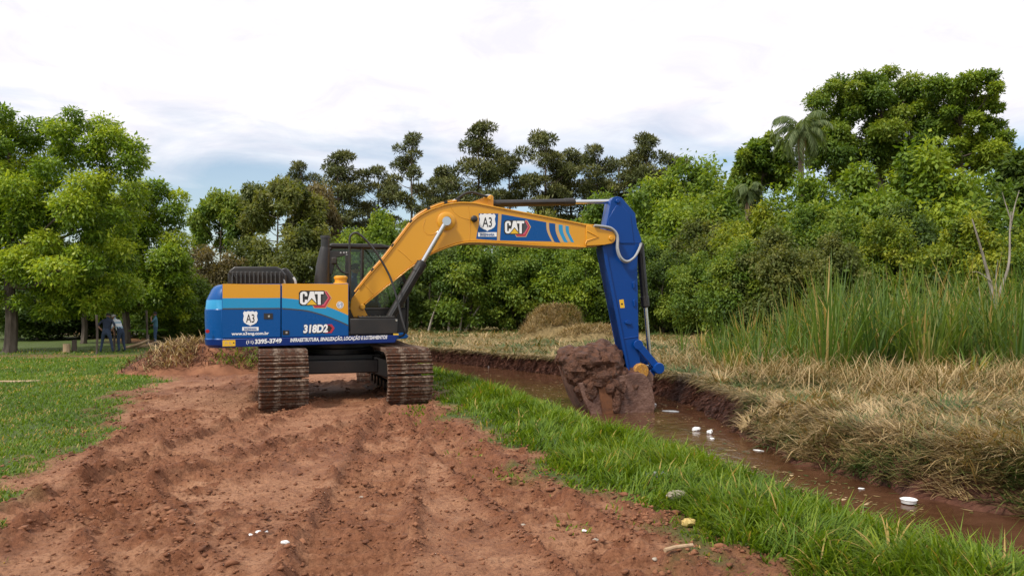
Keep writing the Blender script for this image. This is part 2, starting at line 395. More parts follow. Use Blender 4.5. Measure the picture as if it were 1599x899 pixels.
def damp(X, Y):
    """freshly turned, still damp earth: rut shoulders and churned patches"""
    c = sstep(.48, .64, fbm(X * .9 + 3, Y * .7, 61, 3)) * sstep(.36, .6, fbm(X * 9, Y * 7, 71, 4, gain=.62))
    for path, hw, dep in RUTS:
        d, arc, side = seg_dist(X, Y, path)
        c = np.maximum(c, np.exp(-((d - hw * 1.12) / .11) ** 2) * sstep(.32, .55, fbm(X * 4, Y * 4, 91, 4, gain=.6)))
        c = np.maximum(c, (.25 + .5 * (np.sin(arc * 2 * PI / .19 + 1.5 * fbm(X * 2, Y * 2, 95, 2)) > 0)) * (1 - sstep(hw * .8, hw, d)) * sstep(.45, .6, fbm(arc * .8 + hw * 31, side * 1.5, 83, 3)))
    return np.clip(c, 0, 1)
def height(X, Y, detail=True):
    X = np.asarray(X, float); Y = np.asarray(Y, float)
    lawn, bank, far = zones(X, Y)
    z = -.35 * sstep(15, 30, Y) * sstep(-5, -9.5, X) * (1 - far)
    z = z + (fbm(X * .35, Y * .35, 21, 3) - .5) * .10 * sstep(4, 9, Y + np.abs(X))
    # far side undulations and mown heaps
    z = z + far * ((fbm(X * .5, Y * .5, 33, 3) - .45) * .28 * sstep(0, 2.0, X - FW(Y)))
    z = z + far * .16 * sstep(9, 14, X) * sstep(14, 18, Y)
    soil = (1 - lawn) * (1 - bank) * (1 - far)
    if detail:
        k = soil
        rid = 1 - np.abs(fbm(X * 2.6, Y * 2.1, 41, 5, gain=.55) * 2 - 1)
        z = z + k * (.02 * (rid - .75) + .018 * (fbm(X * 6, Y * 5, 51, 4) - .5) + .03 * (np.abs(fbm(X * 12, Y * 10, 53, 3) - .5) * -2 + .4) + .02 * (fbm(X * 23, Y * 20, 54, 2) - .5))
        churn = sstep(.50, .68, fbm(X * .9 + 3, Y * .7, 61, 3))
        z = z + k * churn * (.035 * np.maximum(fbm(X * 9, Y * 7, 71, 4, gain=.62) - .40, 0) * 2 + .015)
        wx = X + .10 * (fbm(X * 4, Y * 4, 201, 2) - .5); wy = Y + .12 * (fbm(X * 4, Y * 4, 203, 2) - .5)
        dm_ = damp(X, Y)
        c1 = np.clip(1 - (worley(wx * 6.5, wy * 5.5, 205) / .62) ** 2, 0, 1) ** .6
        c2 = np.clip(1 - (worley(wx * 13, wy * 11, 207) / .62) ** 2, 0, 1) ** .6
        pick = sstep(.42, .6, fbm(X * 3.1, Y * 2.7, 209, 3))
        z = z + k * ((.010 + .030 * dm_) * c1 * pick + (.008 + .022 * dm_) * c2)
        for path, hw, dep in RUTS:
            d, arc, side = seg_dist(X, Y, path)
            keep = np.maximum(.4, sstep(.2, .42, fbm(arc * .8 + hw * 31, side * 1.5, 83, 3)))
            inside = 1 - sstep(hw * .8, hw, d)
            berm = np.exp(-((d - hw * 1.12) / .07) ** 2)
            z = z + k * (-dep * inside * keep + dep * .9 * berm * np.maximum(fbm(X * 4, Y * 4, 91, 4, gain=.6) * 1.6, 0) )
            cle = np.maximum(np.sin(arc * 2 * PI / .19 + 1.5 * fbm(X * 2, Y * 2, 95, 2)), -.3)
            z = z + k * inside * keep * .045 * cle
        z = z + (bank * .04 + lawn * .03) * (fbm(X * 5, Y * 5, 97, 3) - .5)
    # spoil bank slightly raised near the ditch lip
    z = z + bank * (.05 - .16 * sstep(-.7, -.05, X - NE(Y)))
    # ditch
    ne, fw = NE(Y), FW(Y)
    tn = X - ne
    cut = sstep(11.8, 12.8, Y)                       # freshly trimmed bank beyond, overgrown bank nearer
    wob = (fbm(X * 1.3, Y * 1.3, 101, 3) - .5) * (.25 + .75 * (1 - cut)) + (fbm(X * 7, Y * 7, 103, 3) - .5) * .16
    tf = X - fw + wob
    near_side = -.85 * sstep(-.05, .75, tn)
    wid = .75 - .49 * cut
    far_side = -.85 + .85 * np.clip((tf + .18) / (wid + .18), 0, 1) ** .8
    dz = np.maximum(near_side, np.where(tf > -.18, far_side, -.85))
    dz = np.where(tn < -.05, 0, dz)
    z = np.where((tn > -.05) & (tf < wid), z * .2 + dz, z)
    return z

def spread(a, b, fine, start, grow, lim):
    out = [start]; s = fine
    while out[-1] < b:
        out.append(out[-1] + s)
        s = fine if out[-1] < a else min(s * grow, lim)
    return out
xr = spread(3.0, 420, .033, 0.0, 1.05, 60); xl = [-x for x in spread(5.0, 420, .033, 0.0, 1.05, 60)[1:]][::-1]
xs = np.array(xl + xr)
ys = [1.6]
while ys[-1] < 900:
    y = ys[-1]; ys.append(y + (.0063 * y if y < 14 else .014 * y if y < 30 else .04 * y))
ys = np.array([-900, -300, -100, -30, -10, -3, -.5, .6, 1.2] + ys)
GX, GY = np.meshgrid(xs, ys)
GZ = height(GX, GY)
nx, ny = len(xs), len(ys)
idx = np.arange(nx * ny).reshape(ny, nx)
quads = np.stack([idx[:-1, :-1], idx[:-1, 1:], idx[1:, 1:], idx[1:, :-1]], -1).reshape(-1, 4)
lawn_, bank_, far_ = zones(GX, GY)
inditch = ((GX > NE(GY) - .02) & (GX < FW(GY) + .45)).astype(float)
me = raw_mesh('ground', np.stack([GX, GY, GZ], -1).reshape(-1, 3), quads=quads, smooth=True,
              attrs={'lawn': lawn_.ravel(), 'bank': bank_.ravel(), 'far': far_.ravel(), 'ditch': inditch.ravel(), 'damp': damp(GX, GY).ravel()})
m, nt, b = mat('red_earth_and_turf'); L = nt.links.new
tc = N(nt, 'ShaderNodeTexCoord')
def gnoise(scale, detail=7, rough=.62, dist=0.0):
    n = N(nt, 'ShaderNodeTexNoise', Scale=scale, Detail=detail, Roughness=rough, Distortion=dist); L(tc.outputs['Object'], n.inputs['Vector']); return n.outputs[0]
def gattr(nm):
    return N(nt, 'ShaderNodeAttribute', attribute_name=nm).outputs['Fac']
def gmix(f, a, b_, blend='MIX'):
    n = N(nt, 'ShaderNodeMix', data_type='RGBA', blend_type=blend)
    if isinstance(f, float): n.inputs[0].default_value = f
    else: L(f, n.inputs[0])
    for i, v in ((6, a), (7, b_)):
        if isinstance(v, tuple): n.inputs[i].default_value = (*v, 1)
        else: L(v, n.inputs[i])
    return n.outputs[2]
def gramp(f, stops):
    r_ = ramp_node(nt, stops); L(f, r_.inputs[0]); return r_.outputs[0]
big = gnoise(.55, 5); mid_ = gnoise(3.2, 8); fine = gnoise(26, 8, .7)
soil = gramp(mid_, [(.28, (.13, .045, .018)), (.45, (.235, .093, .040)), (.58, (.315, .142, .068)), (.74, (.42, .222, .122))])
soil = gmix(gramp(big, [(.40, (0, 0, 0)), (.62, (.75, .75, .75))]), soil, gramp(fine, [(.3, (.31, .145, .072)), (.7, (.47, .255, .148))]))
soil = gmix(gramp(fine, [(.36, (.55, .55, .55)), (.5, (0, 0, 0))]), soil, (.085, .030, .014))
turf = gramp(fine, [(.3, (.045, .070, .012)), (.6, (.085, .12, .022)), (.75, (.16, .11, .045))])
straw = gramp(gnoise(9, 7), [(.3, (.11, .085, .028)), (.5, (.22, .155, .062)), (.7, (.31, .225, .10))])
straw = gmix(gramp(gnoise(.8, 4), [(.48, (0, 0, 0)), (.64, (.6, .6, .6))]), straw, (.085, .11, .022))
cutc = gramp(mid_, [(.3, (.05, .020, .013)), (.55, (.125, .048, .028)), (.75, (.21, .095, .055))])
soil = gmix(gattr('damp'), soil, gramp(fine, [(.3, (.105, .034, .013)), (.55, (.20, .072, .029)), (.75, (.29, .118, .053))]))
col = gmix(gattr('lawn'), soil, turf)
col = gmix(gattr('bank'), col, gmix(.5, turf, (.05, .075, .012)))
col = gmix(gattr('far'), col, straw)
col = gmix(gattr('ditch'), col, cutc)
L(col, b.inputs['Base Color'])
ro = N(nt, 'ShaderNodeMapRange'); L(big, ro.inputs[0]); ro.inputs[1].default_value = .35; ro.inputs[2].default_value = .6; ro.inputs[3].default_value = .62; ro.inputs[4].default_value = .95
L(ro.outputs[0], b.inputs['Roughness']); b.inputs['Specular IOR Level'].default_value = .35
bp = N(nt, 'ShaderNodeBump', Strength=.8, Distance=.02); L(gnoise(38, 8, .75, .4), bp.inputs['Height']); bp.inputs['Strength'].default_value = .8; bp.inputs['Distance'].default_value = .03
vo = N(nt, 'ShaderNodeTexVoronoi', Scale=30.0); L(tc.outputs['Object'], vo.inputs['Vector'])
bp0 = N(nt, 'ShaderNodeBump', Strength=.5, Distance=.02); bp0.invert = True; L(vo.outputs['Distance'], bp0.inputs['Height'])
bp2 = N(nt, 'ShaderNodeBump', Strength=.55, Distance=.05); L(gnoise(11, 7, .6, .5), bp2.inputs['Height']); L(bp0.outputs[0], bp2.inputs['Normal']); L(bp2.outputs[0], bp.inputs['Normal'])
L(bp.outputs[0], b.inputs['Normal'])
M['ground'] = m
ground = mesh_obj('ground', me, m); tag(ground, 'churned red earth track between green turf and a mown straw field', kind='structure')

# water in the ditch
yw = np.concatenate([np.arange(2.2, 20, .25), np.arange(20, 60, .8)])
V = []; Q = []
for i, y in enumerate(yw):
    a, c = float(NE(y)) + .05, float(FW(y)) + .22
    for k in range(7): V.append((a + (c - a) * k / 6, y, WZ))
for i in range(len(yw) - 1):
    for k in range(6):
        a = i * 7 + k; Q.append((a, a + 1, a + 8, a + 7))
m, nt, b = mat('muddy_water'); L = nt.links.new
tc = N(nt, 'ShaderNodeTexCoord')
nz = N(nt, 'ShaderNodeTexNoise', Scale=1.3, Detail=6, Roughness=.6, Distortion=1.2); L(tc.outputs['Object'], nz.inputs['Vector'])
rp = ramp_node(nt, [(.35, (.060, .026, .013)), (.65, (.115, .054, .029))]); L(nz.outputs[0], rp.inputs[0]); L(rp.outputs[0], b.inputs['Base Color'])
b.inputs['Roughness'].default_value = .06; b.inputs['IOR'].default_value = 1.33
mpn = N(nt, 'ShaderNodeMapping'); mpn.inputs['Scale'].default_value = (1.0, .6, 1); L(tc.outputs['Object'], mpn.inputs[0])
w1 = N(nt, 'ShaderNodeTexNoise', Scale=5, Detail=5, Roughness=.6); L(mpn.outputs[0], w1.inputs['Vector'])
bp = N(nt, 'ShaderNodeBump', Strength=.3, Distance=.04); L(w1.outputs[0], bp.inputs['Height']); L(bp.outputs[0], b.inputs['Normal'])
water = mesh_obj('ditch_water', raw_mesh('ditch_water', V, quads=Q, smooth=True), m)
tag(water, 'shallow brown muddy water lying in the ditch', kind='structure')
# puddle behind the left track
V = [(0, 0, 0)]; n = 40
pc = gnd(345, 604)
for k in range(n):
    a = 2 * PI * k / n; r_ = 1 + .35 * (fbm(math.cos(a) * 2 + 9, math.sin(a) * 2, 3) - .5) * 2
    V.append((1.15 * r_ * math.cos(a), .75 * r_ * math.sin(a), 0))
pud = mesh_obj('puddle', raw_mesh('puddle', V, tris=[(0, 1 + k, 1 + (k + 1) % n) for k in range(n)]), m)
pud.location = (pc.x, pc.y, float(height(pc.x, pc.y, False)) + .004); tag(pud, 'shallow muddy puddle behind the left track', kind='structure')

# ================================================================== blades (grass, straw, reeds)
def blades(name, P, az, lean, bend, Ln, W, nseg, tone, material, label=None, kind='stuff', parent=None, cat=None, twist=None):
    P = np.asarray(P, float); n = len(P)
    dh = np.stack([np.cos(az), np.sin(az), np.zeros(n)], -1)
    sa = az + PI / 2 + (twist if twist is not None else 0)
    sv = np.stack([np.cos(sa), np.sin(sa), np.zeros(n)], -1)
    up = np.array([0, 0, 1.0])
    pts = [P]; cur = P
    for k in range(nseg):
        th = lean + bend * (k + .5) / nseg
        cur = cur + (Ln / nseg)[:, None] * (dh * np.sin(th)[:, None] + up * np.cos(th)[:, None]); pts.append(cur)
    vs = []
    for k in range(nseg):
        w = (W * (1 - .75 * (k / nseg) ** 1.5) * (.7 if k == 0 else 1) / 2)[:, None]
        vs += [pts[k] - sv * w, pts[k] + sv * w]
    vs.append(pts[-1])
    nv = 2 * nseg + 1
    V = np.stack(vs, 1).reshape(-1, 3)
    base = (np.arange(n) * nv)[:, None]
    quads = np.concatenate([base + np.array([2 * k, 2 * k + 1, 2 * k + 3, 2 * k + 2]) for k in range(nseg - 1)]) if nseg > 1 else None
    tris = base + np.array([2 * nseg - 2, 2 * nseg - 1, 2 * nseg])
    me = raw_mesh(name, V, tris=tris, quads=quads, attrs={'tone': np.repeat(tone, nv)})
    o = mesh_obj(name, me, M[material], parent)
    if label: tag(o, label, cat, kind=kind)
    return o
rs = np.random.RandomState(7)
def sample(n, y0, y1, x0f, x1f, p=1.0):
    """points with density falling with distance"""
    u = rs.rand(n)
    if abs(p - 1) < 1e-6: Y = y0 * (y1 / y0) ** u
    else: Y = (y0 ** (1 - p) + u * (y1 ** (1 - p) - y0 ** (1 - p))) ** (1 / (1 - p))
    a, c = x0f(Y), x1f(Y)
    return a + rs.rand(n) * (c - a), Y
# lush grass on the near lip of the ditch
X, Y = sample(112000, 3.0, 30, lambda y: GB(y) - .9, lambda y: NE(y) + .22, 1.15)
l_, bk, fr_ = zones(X, Y)
patch = sstep(.46, .66, fbm(X * 2.1, Y * 2.1, 131, 3))
edge = sstep(-.1, .9, X - GB(Y))
keep = rs.rand(len(X)) < np.clip(bk * (.30 + .7 * edge) * (.35 + .65 * sstep(.3, .5, fbm(X * 1.7, Y * 1.7, 137, 3)) + edge * .4), 0, 1)
keep |= (rs.rand(len(X)) < .4 * patch * sstep(-.9, -.1, X - GB(Y)))
X, Y = X[keep], Y[keep]; n = len(X)
edge = sstep(-.2, 1.0, X - GB(Y))
hn = .30 + 1.35 * fbm(X * 3.2, Y * 3.2, 139, 3)
Ln = (.075 + .175 * edge) * (1 - .35 * sstep(-.35, .1, X - NE(Y))) * hn * (.6 + .75 * rs.rand(n))
P = np.stack([X, Y, height(X, Y, False) - .01], -1)
az = 9 * fbm(X * 2.2, Y * 2.2, 143, 3) + 1.0 * rs.randn(n)
tone = np.clip(.15 + .62 * fbm(X * .9, Y * .9, 141, 3) + .32 * rs.randn(n) * .6, 0, .93); tone[rs.rand(n) < .03] = 1
blades('bank_grass', P, az, .12 + .4 * rs.rand(n), .5 + 1.1 * rs.rand(n), Ln, (.008 + .0011 * Y) * (.7 + .6 * rs.rand(n)), 3, tone, 'bank', 'lush green grass along the near lip of the ditch')
# short turf of the lawn
X, Y = sample(95000, 4.0, 34, lambda y: np.maximum(LB(y) - 14, -(y * .70 + .5)), lambda y: LB(y) + 1.2, .75)
l_, bk, fr_ = zones(X, Y)
bare = sstep(.54, .66, fbm(X * .9, Y * .9, 151, 3)) * sstep(14, 8, Y)
keep = rs.rand(len(X)) < np.clip(l_ * (1 - .75 * bare) * (1 - .8 * sstep(26, 30, Y)), 0, 1)
X, Y = X[keep], Y[keep]; n = len(X)
P = np.stack([X, Y, height(X, Y, False) - .005], -1)
tone = np.clip(.12 + .62 * fbm(X * .7, Y * .7, 155, 3) + .2 * rs.randn(n), 0, .9); tone[rs.rand(n) < .03 + .22 * sstep(.52, .7, fbm(X * 2, Y * .8, 157, 3))] = 1
blades('lawn_grass', P, rs.rand(n) * 6.28, .2 + .6 * rs.rand(n), .3 + .8 * rs.rand(n), (.035 + .035 * rs.rand(n)) * (.9 + .035 * Y), (.006 + .0012 * Y) * (.7 + .6 * rs.rand(n)), 2, tone, 'lawn', 'short green turf on the lawn left of the track')
# mown straw field beyond the ditch
X, Y = sample(78000, 6.0, 46, lambda y: FW(y) + .12, lambda y: np.minimum(FW(y) + 6 + y * .48, y * .80 + 1.5), 1.0)
keep = X < Y * .78 + 1.0; X, Y = X[keep], Y[keep]; n = len(X)
cut = sstep(11.8, 12.8, Y)
d = X - FW(Y)
keep = ~((d < .3 + .3 * rs.rand(n) * (1 - cut)) & (cut > .5)); X, Y, d, cut = X[keep], Y[keep], d[keep], cut[keep]; n = len(X)
P = np.stack([X, Y, height(X, Y, False) + .02 + .10 * rs.rand(n) * (.4 + (1 - cut))], -1)
g = fbm(X * .8, Y * .8, 171, 4)
tone = np.clip(.30 + .5 * (fbm(X * 3, Y * 3, 173, 3)) + .22 * rs.randn(n) - .75 * sstep(.50, .66, g) , 0, 1)
ln = (.14 + .34 * rs.rand(n) ** 2) * (.7 + .7 * fbm(X * 1.3, Y * 1.3, 175, 2)) * (1 + .25 * (1 - cut)) * (.8 + .012 * Y)
blades('mown_straw', P, 14 * fbm(X * 1.1, Y * 1.1, 177, 3) + .7 * rs.randn(n), .75 + .75 * rs.rand(n), .2 + .7 * rs.rand(n), ln, (.006 + .0011 * Y) * (.7 + .6 * rs.rand(n)), 2, tone, 'straw', 'dry mown grass lying across the field beyond the ditch')
# overgrown bank hanging over the water
n = 42000
Y = 5.2 * (12.9 / 5.2) ** rs.rand(n); d = .02 + 1.45 * rs.rand(n)
X = FW(Y) + d
k_ = (rs.rand(n) < .18 + sstep(.40, .55, fbm(X * 2.1, Y * 2.1, 187, 3)) + sstep(.35, .9, d)) & (height(X, Y, False) > WZ + .03); X, Y, d = X[k_], Y[k_], d[k_]; n = len(X)
P = np.stack([X, Y, height(X, Y, False) + .02 + .12 * rs.rand(n) * sstep(0, .5, d)], -1)
low = 1 - sstep(.1, .62, d)
tone = np.clip(.32 * sstep(.1, .7, d) + .50 + 1.9 * (fbm(X * 2.0, Y * 2.0, 181, 3) - .5) + .16 * rs.randn(n), 0, 1)
az = PI + 6 * (fbm(X * 1.5, Y * 1.5, 185, 3) - .5) + rs.randn(n) * .6
ln = (.09 + .27 * rs.rand(n) ** 2) * (.6 + .8 * fbm(X * 1.4, Y * 1.4, 183, 2))
blades('bank_straw', P, az, .65 + .8 * rs.rand(n), .3 + .8 * rs.rand(n), ln, (.0065 + .0009 * Y) * (.7 + .6 * rs.rand(n)), 3, tone, 'straw', 'tangled straw and green blades hanging over the near part of the far bank')
# roots on the freshly cut bank face
n = 20000
Y = 12.3 * (29 / 12.3) ** rs.rand(n); d = -.12 + .5 * rs.rand(n); X = FW(Y) + d
P = np.stack([X, Y, height(X, Y, False) + .01], -1)
tone = np.clip(.30 + .5 * (fbm(X * 3, Y * 3, 191, 3) - .5) + .2 * rs.randn(n) + .5 * sstep(.2, .4, d), 0, 1)
blades('bank_roots', P, PI + rs.randn(n) * .8, .9 + .6 * rs.rand(n), .6 + .8 * rs.rand(n), .10 + .16 * rs.rand(n), .012 + .0008 * Y, 2, tone, 'root', 'dark roots and earth fibres on the freshly cut ditch bank')
# straw hanging over the lip of the cut bank
n = 14000
Y = 12.6 * (30 / 12.6) ** rs.rand(n); d = .26 + .35 * rs.rand(n); X = FW(Y) + d
P = np.stack([X, Y, height(X, Y, False) + .03], -1)
blades('lip_straw', P, PI + rs.randn(n) * .7, .8 + .5 * rs.rand(n), .6 + .8 * rs.rand(n), .16 + .2 * rs.rand(n), .011 + .0008 * Y, 2, np.clip(.55 + .25 * rs.randn(n), 0, 1), 'straw', 'straw fringe along the lip of the cut bank')

# scum and bits drifting on the water
n = 1500
Y = 7.5 * (24 / 7.5) ** rs.rand(n); X = NE(Y) + .5 + rs.rand(n) * (FW(Y) - NE(Y) - .6); keep = fbm(X * 1.4, Y * .9, 193, 3) > .5; X, Y = X[keep], Y[keep]; n = len(X)
P = np.stack([X, Y, np.full(n, WZ + .006)], -1)
blades('floating_scum', P, rs.rand(n) * 6.28, np.full(n, 1.55), np.full(n, .03), .03 + .10 * rs.rand(n) ** 2, .015 + .05 * rs.rand(n) ** 2, 2, np.clip(.5 + .3 * rs.randn(n), 0, 1), 'straw', 'straw bits and scum drifting on the ditch water')
# loose mud clods on the track
bmc = bmesh.new(); bmesh.ops.create_icosphere(bmc, subdivisions=1, radius=1.0)
ico_v = np.array([v.co[:] for v in bmc.verts]); ico_f = np.array([[v.index for v in f.verts] for f in bmc.faces]); bmc.free()
n = 15000
X, Y = sample(n, 3.6, 17, lambda y: LB(y) - .6, lambda y: GB(y) + .5, 1.3)
dm = np.full(n, 9.0)
for path, hw, dep in RUTS:
    d, a_, s_ = seg_dist(X, Y, path); dm = np.minimum(dm, np.abs(d - hw * 1.1))
churn = sstep(.46, .64, fbm(X * .9 + 3, Y * .7, 61, 3))
keep = rs.rand(n) < .05 + .45 * damp(X, Y); X, Y = X[keep], Y[keep]; n = len(X)
sz = .004 + .024 * rs.rand(n) ** 5.0 + .0004 * Y
jit = 1 + .5 * (rs.rand(n, len(ico_v), 1) - .5) * 2
rot = rs.rand(n) * 6.28; c, s = np.cos(rot)[:, None], np.sin(rot)[:, None]
q = ico_v[None] * jit * np.stack([1 + rs.rand(n) * .9, np.ones(n), .45 + .35 * rs.rand(n)], -1)[:, None, :]
q = np.stack([q[..., 0] * c - q[..., 1] * s, q[..., 0] * s + q[..., 1] * c, q[..., 2]], -1) * sz[:, None, None]
q += np.stack([X, Y, height(X, Y) + sz * .22], -1)[:, None, :]
Fc = (np.arange(n) * len(ico_v))[:, None, None] + ico_f[None]
M['clod'] = noisy('earth_clod', [(.3, (.105, .037, .015)), (.5, (.19, .073, .032)), (.72, (.30, .13, .062))], 2.5, 6, .9, .5, 40)
# finer angular crumbs
n = 62000
X, Y = sample(n, 3.4, 15, lambda y: LB(y) - .5, lambda y: GB(y) + .4, 1.5)
keep = rs.rand(n) < .07 + .5 * damp(X, Y) * sstep(.35, .6, fbm(X * 5, Y * 5, 211, 3)); X, Y = X[keep], Y[keep]; n = len(X)
oct_v = np.array([(1, 0, 0), (0, 1, 0), (-1, 0, 0), (0, -1, 0), (0, 0, .8), (0, 0, -.8)]); oct_f = np.array([(0, 1, 4), (1, 2, 4), (2, 3, 4), (3, 0, 4), (1, 0, 5), (2, 1, 5), (3, 2, 5), (0, 3, 5)])
sz = (.005 + .013 * rs.rand(n) ** 2) * (.8 + .05 * Y)
rot = rs.rand(n) * 6.28; c, s = np.cos(rot)[:, None], np.sin(rot)[:, None]
q2 = oct_v[None] * (1 + .9 * (rs.rand(n, 6, 1) - .5)) * np.stack([1 + rs.rand(n) * .8, np.ones(n), .6 + .5 * rs.rand(n)], -1)[:, None, :]
q2 = np.stack([q2[..., 0] * c - q2[..., 1] * s, q2[..., 0] * s + q2[..., 1] * c, q2[..., 2]], -1) * sz[:, None, None] + np.stack([X, Y, height(X, Y) + sz * .25], -1)[:, None, :]
F2 = (np.arange(n) * 6)[:, None, None] + oct_f[None] + q.reshape(-1, 3).shape[0]
allv = np.concatenate([q.reshape(-1, 3), q2.reshape(-1, 3)]); allf = np.concatenate([Fc.reshape(-1, 3), F2.reshape(-1, 3)])
cl = mesh_obj('mud_clods', raw_mesh('mud_clods', allv, tris=allf), M['clod'])
tag(cl, 'loose clods of red earth thrown up along the track ruts', kind='stuff')
# ================================================================== EXCAVATOR
OX, OY, MA = -3.23, 14.1, R(12)                     # swing centre on the ground, heading of the upper works
EU = (math.cos(MA), math.sin(MA)); EV = (-math.sin(MA), math.cos(MA))
def mp(px, py, v):
    """point of the picture on the machine's upright plane at side offset v -> (u, z) in machine coordinates"""
    rx = (px - CX) / F
    t = (v + OX * EV[0] + OY * EV[1]) / (rx * EV[0] + EV[1])
    return ((rx * t - OX) * EU[0] + (t - OY) * EU[1], CH - (py - HY) / F * t)
def mpl(pts, v): return [mp(x, y, v) for x, y in pts]
def mp3(px, py, v):
    u, z = mp(px, py, v); return Vector((u, v, z))
exc = empty('excavator', (OX, OY, 0), MA)
tag(exc, 'yellow and blue crawler excavator with raised boom standing on the red earth track', 'excavator')

def smooth_pts(pts, k=6):
    """Catmull-Rom through points"""
    pts = [Vector(p) for p in pts]; out = []
    for i in range(len(pts) - 1):
        p0 = pts[max(i - 1, 0)]; p1 = pts[i]; p2 = pts[i + 1]; p3 = pts[min(i + 2, len(pts) - 1)]
        for j in range(k):
            t = j / k
            out.append(.5 * ((2 * p1) + (p2 - p0) * t + (2 * p0 - 5 * p1 + 4 * p2 - p3) * t * t + (3 * p1 - p0 - 3 * p2 + p3) * t ** 3))
    out.append(pts[-1]); return out
def curve2(pts, k=6): return [(p.x, p.y) for p in smooth_pts([(a, b, 0) for a, b in pts], k)]

def text_mesh(s, bold=0.0, shear=0.0, space=1.0):
    c = bpy.data.curves.new('lettering', 'FONT'); c.body = s; c.offset = bold; c.shear = shear; c.space_character = space; c.resolution_u = 3
    c.align_x = 'LEFT'
    o = bpy.data.objects.new('lettering', c)
    COL.objects.link(o); dg = bpy.context.evaluated_depsgraph_get()
    me = bpy.data.meshes.new_from_object(o.evaluated_get(dg))
    bpy.data.objects.remove(o); bpy.data.curves.remove(c)
    return me
def lettering(s, p0, p1, hpx, v, m, parent, bold=.0, shear=.0, name='lettering', space=1.0):
    """flat lettering on the plane v: baseline from picture point p0 to p1, capital height hpx"""
    me = text_mesh(s, bold, shear, space)
    co = np.zeros(len(me.vertices) * 3, np.float32); me.vertices.foreach_get('co', co); co = co.reshape(-1, 3)
    x0, x1 = co[:, 0].min(), co[:, 0].max(); caph = .70
    a = mp(*p0, v); c = mp(*p1, v); h = abs(mp(p0[0], p0[1] - hpx, v)[1] - a[1])
    t = (co[:, 0] - x0) / (x1 - x0); y = co[:, 1] / caph * h
    out = np.stack([a[0] + (c[0] - a[0]) * t, np.full(len(co), v), a[1] + (c[1] - a[1]) * t + y], -1)
    me.vertices.foreach_set('co', out.astype(np.float32).ravel())
    bm = bmesh.new(); bm.from_mesh(me); bmesh.ops.recalc_face_normals(bm, faces=bm.faces)
    if sum(f.normal.y for f in bm.faces) > 0: bmesh.ops.reverse_faces(bm, faces=bm.faces)
    bm.to_mesh(me); bm.free()
    me.name = name
    return mesh_obj(name, me, m, parent)
def plate(name, poly_px, v, m, parent, th=.002, curve=False):
    """thin plate or film glued on plane v (it stands th proud towards the viewer's side)"""
    return MB().prism(mpl(poly_px, v), v - th, v + .0005).build(name, m, parent)
def ngon(cx, cy, r, n=28, ry=None): return [(cx + r * math.cos(2 * PI * k / n), cy + (ry or r) * math.sin(2 * PI * k / n)) for k in range(n)]

def shield(cx, cy, w, h, v, parent, banner=True, mb=True):
    """white road-shield emblem with A3 and a banner below"""
    half = [(0, -.47), (.17, -.50), (.30, -.44), (.42, -.50), (.52, -.36), (.46, -.18), (.52, .10), (.44, .28), (.24, .40), (.08, .45), (0, .52)]
    def outl(k): return [(cx + a * w * k, cy + b_ * h * k) for a, b_ in half] + [(cx - a * w * k, cy + b_ * h * k) for a, b_ in half[-2:0:-1]]
    plate('shield', outl(1.0), v, M['white'], parent)
    lettering('A3', (cx - w * .31, cy + h * .27), (cx + w * .29, cy + h * .27), h * .56, v - .0035, M['ink'], parent, .01)
    if banner:
        by = cy + h * .68
        plate('banner', [(cx - w * .58, by - h * .10), (cx + w * .58, by - h * .10), (cx + w * .58, by + h * .15), (cx - w * .58, by + h * .15)], v, M['white'], parent)
        lettering('ENGENHARIA', (cx - w * .45, by + h * .11), (cx + w * .45, by + h * .11), h * .15, v - .0035, M['blue'], parent, .03)
